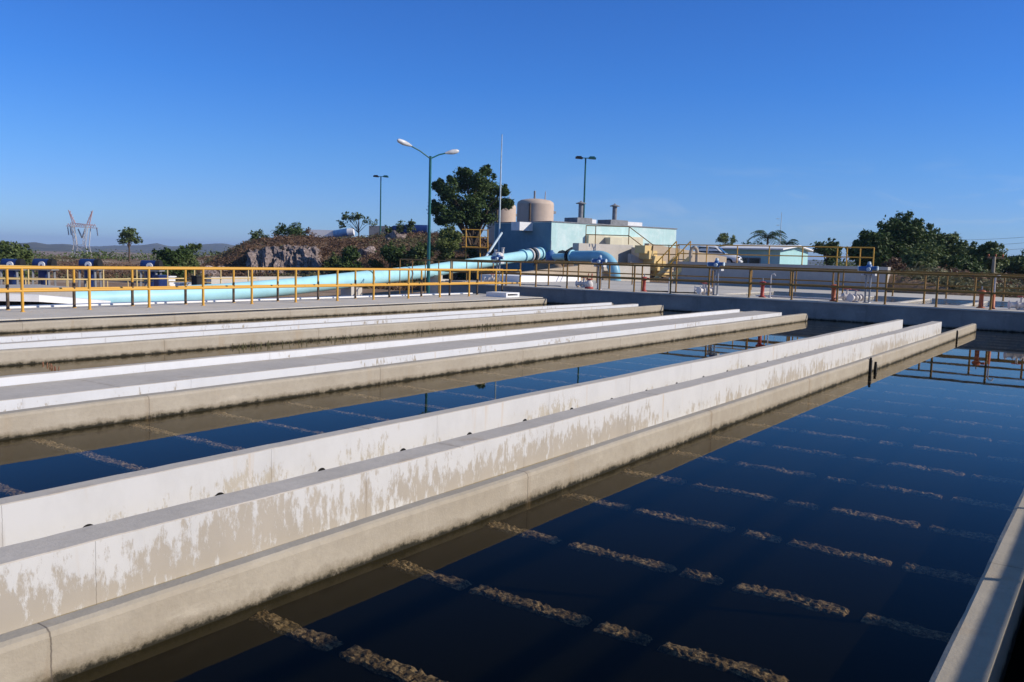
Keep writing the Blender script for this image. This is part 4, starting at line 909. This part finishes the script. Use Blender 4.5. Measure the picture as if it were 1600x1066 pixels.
# boulders
for i, (px, D, r, lab) in enumerate(((325, 74, .9, 'pinkish boulder lying in the dry field right of the dark shrubs'), (345, 80, .6, 'small pale boulder right of the field boulder'), (552, 82, 1.0, 'pale boulder among shrubs on the mound face'), (575, 84, .9, 'pale boulder high on the mound left of the lamp'), (618, 92, 1.1, 'pinkish boulder under the long dark blue tank'))):
    b = gp(px, D); m = MB().ball((b[0],b[1],b[2]+.2), (r,r*.8,r*.65), 14); m.v = [v + Vector((noise.noise(v*1.1+Vector((i,0,0))), noise.noise(v*1.1+Vector((0,i,9))), noise.noise(v*1.1+Vector((5,0,i)))))*r*.55 for v in m.v]
    tag(m.build('boulder', M['rock'], None, b, smooth=False), lab, 'rock', 'boulders on and near the mound')
# dry brush as ground cover (uncountable)
def brush(name, x0, x1, d0, d1, n, keep, mats):
    bm = [MB() for _ in mats]
    for _ in range(n):
        px = random.uniform(x0, x1); D = random.uniform(d0, d1); p = W(px, D, 0)
        if not keep(p.x, p.y): continue
        z = ground_z(p.x, p.y); r = random.uniform(.2,.75); k = noise.noise(Vector((p.x*.09, p.y*.09, 2))) + random.gauss(0,.16)
        leaves(bm[0 if k < .12 or len(mats) < 2 else 1], (p.x,p.y,z+r*.25), (r,r,r*.6), 18, random.uniform(.08,.16), .8)
    m = bm[0]; nf = len(m.f)
    for q in bm[1:]:
        b0 = len(m.v); m.v += q.v; m.f += [[i+b0 for i in f] for f in q.f]; m.m += [1]*len(q.f); m.sm += q.sm
    struct(m.build(name, mats, smooth=False), 'stuff')
random.seed(9)
brush('dry_brush', 325, 790, 60, 118, 9000, lambda x, y: noise.noise(Vector((x*.06, y*.06, 7))) > -.42, [M['brush'], M['brush2']])
random.seed(13)
brush('field_scrub', -60, 330, 56, 150, 3600, lambda x, y: noise.noise(Vector((x*.05, y*.05, 9))) > -.1, [M['brush'], M['brush2']])
random.seed(10)
brush('dry_grass', 1375, 1700, 38, 100, 3600, lambda x, y: y < 9.7 and x > 46.4, [M['brush'], M['brush2']])
# far tree line across the plain (reads as one mass)
random.seed(12); fl = MB()
for _ in range(620):
    px = random.choice((random.uniform(-300,460), random.uniform(1280,1900))); D = random.uniform(130, 330); p = W(px, D, 0); r = random.uniform(.8,2.)
    leaves(fl, (p.x,p.y,ground_z(p.x,p.y)+r*.4), (r*1.9,r*1.9,r*.6), 60, .24)
struct(fl.build('far_scrub', M['leaf2'], smooth=False), 'stuff')

# ------------------------------------------------------------------ light, sky, camera
SUN_AZ, SUN_EL = rad(-65), rad(29)
sd_ = Vector((cos(SUN_AZ)*cos(SUN_EL), sin(SUN_AZ)*cos(SUN_EL), sin(SUN_EL)))
sl = bpy.data.lights.new('sun', 'SUN'); sl.energy = 4.8; sl.angle = rad(.5); sl.color = (1, .91, .78)
so = bpy.data.objects.new('sun', sl); C.objects.link(so); so.rotation_euler = sd_.to_track_quat('Z', 'Y').to_euler(); so.location = (0, -20, 30)
HAZE = 1.6e-4
hz = MB().box(-4200, 9300, -4300, 9300, -12, 75).build('haze', None); hz['kind'] = 'stuff'
k = N('thin_air_haze'); pv = k.n('ShaderNodeVolumePrincipled', {'Color': (.50, .68, 1., 1), 'Density': HAZE}); k.t.links.new(pv.outputs[0], k.out.inputs['Volume'])
hz.data.materials.clear(); hz.data.materials.append(k.mat)
w = bpy.data.worlds.new('World'); bpy.context.scene.world = w; w.use_nodes = True; nt = w.node_tree
sky = nt.nodes.new('ShaderNodeTexSky'); sky.sky_type = 'NISHITA'; sky.sun_disc = False; sky.sun_elevation = SUN_EL; sky.sun_rotation = PI/2 - SUN_AZ
sky.altitude = 0; sky.air_density = 1.0; sky.dust_density = .0; sky.ozone_density = 4.0
bg = nt.nodes['Background']; bg.inputs[1].default_value = .13
tint = nt.nodes.new('ShaderNodeMix'); tint.data_type = 'RGBA'; tint.blend_type = 'MULTIPLY'; tint.inputs[0].default_value = 1
nt.links.new(sky.outputs[0], tint.inputs[6])
mp = nt.nodes.new('ShaderNodeMapping'); mp.inputs['Scale'].default_value = (5, 5, 26); mp.inputs['Rotation'].default_value = (.1, .12, 0)
cn = nt.nodes.new('ShaderNodeTexNoise'); cn.inputs['Scale'].default_value = 1.6; cn.inputs['Detail'].default_value = 7; cn.inputs['Roughness'].default_value = .62; cn.inputs['Distortion'].default_value = .8
cr = nt.nodes.new('ShaderNodeMapRange'); cr.inputs['From Min'].default_value = .52; cr.inputs['From Max'].default_value = .8; cr.inputs['To Max'].default_value = .5
ce = nt.nodes.new('ShaderNodeValToRGB'); e_ = ce.color_ramp.elements; e_[0].position = .02; e_[0].color = (0,0,0,1); e_[1].position = .055; e_[1].color = (1,1,1,1); q_ = e_.new(.12); q_.color = (0,0,0,1)
cx = nt.nodes.new('ShaderNodeMapRange'); cx.inputs['From Min'].default_value = .80; cx.inputs['From Max'].default_value = .96
cm = nt.nodes.new('ShaderNodeMath'); cm.operation = 'MULTIPLY'; cm2 = nt.nodes.new('ShaderNodeMath'); cm2.operation = 'MULTIPLY'
cmix = nt.nodes.new('ShaderNodeMix'); cmix.data_type = 'RGBA'; cmix.inputs[7].default_value = (4.6, 5.2, 5.9, 1)
tcd = nt.nodes.new('ShaderNodeTexCoord'); sx = nt.nodes.new('ShaderNodeSeparateXYZ'); nt.links.new(tcd.outputs['Generated'], sx.inputs[0])
nt.links.new(tcd.outputs['Generated'], mp.inputs[0]); nt.links.new(mp.outputs[0], cn.inputs['Vector']); nt.links.new(cn.outputs['Fac'], cr.inputs['Value'])
nt.links.new(sx.outputs[2], ce.inputs[0]); nt.links.new(sx.outputs[0], cx.inputs['Value'])
nt.links.new(cr.outputs[0], cm.inputs[0]); nt.links.new(ce.outputs[0], cm.inputs[1]); nt.links.new(cm.outputs[0], cm2.inputs[0]); nt.links.new(cx.outputs[0], cm2.inputs[1])
nt.links.new(cm2.outputs[0], cmix.inputs[0]); nt.links.new(tint.outputs[2], cmix.inputs[6]); nt.links.new(cmix.outputs[2], bg.inputs[0])
rp = nt.nodes.new('ShaderNodeValToRGB'); nt.links.new(sx.outputs[2], rp.inputs[0]); nt.links.new(rp.outputs[0], tint.inputs[7])
SKY = [(0., (.40,.62,1.10)), (.055, (.37,.585,1.07)), (.105, (.315,.585,1.05)), (.187, (.225,.55,1.09)), (.287, (.21,.52,1.06)), (.45, (.24,.54,1.0)), (.7, (.80,.86,.86)), (1., (1.05,1.0,.86))]
while len(rp.color_ramp.elements) < len(SKY): rp.color_ramp.elements.new(.5)
for el, (p_, c_) in zip(rp.color_ramp.elements, SKY): el.position = p_; el.color = (*c_, 1)
cam = bpy.data.cameras.new('camera'); cam.sensor_width = 36; cam.lens = 36*F/1600; cam.clip_start = .05; cam.clip_end = 20000
co = bpy.data.objects.new('camera', cam); C.objects.link(co)
co.matrix_world = Matrix(((ax[0],ax[1],ax[2],0),(ay[0],ay[1],ay[2],0),(az[0],az[1],az[2],EYE),(0,0,0,1)))
sc = bpy.context.scene; sc.camera = co
sc.view_settings.view_transform = 'Standard'; sc.view_settings.look = 'None'; sc.view_settings.exposure = 0; sc.view_settings.gamma = 1
sc.cycles.max_bounces = 8; sc.cycles.transparent_max_bounces = 12
for o in bpy.data.objects:
    for key in ('_w', '_r'):
        if key in o: del o[key]
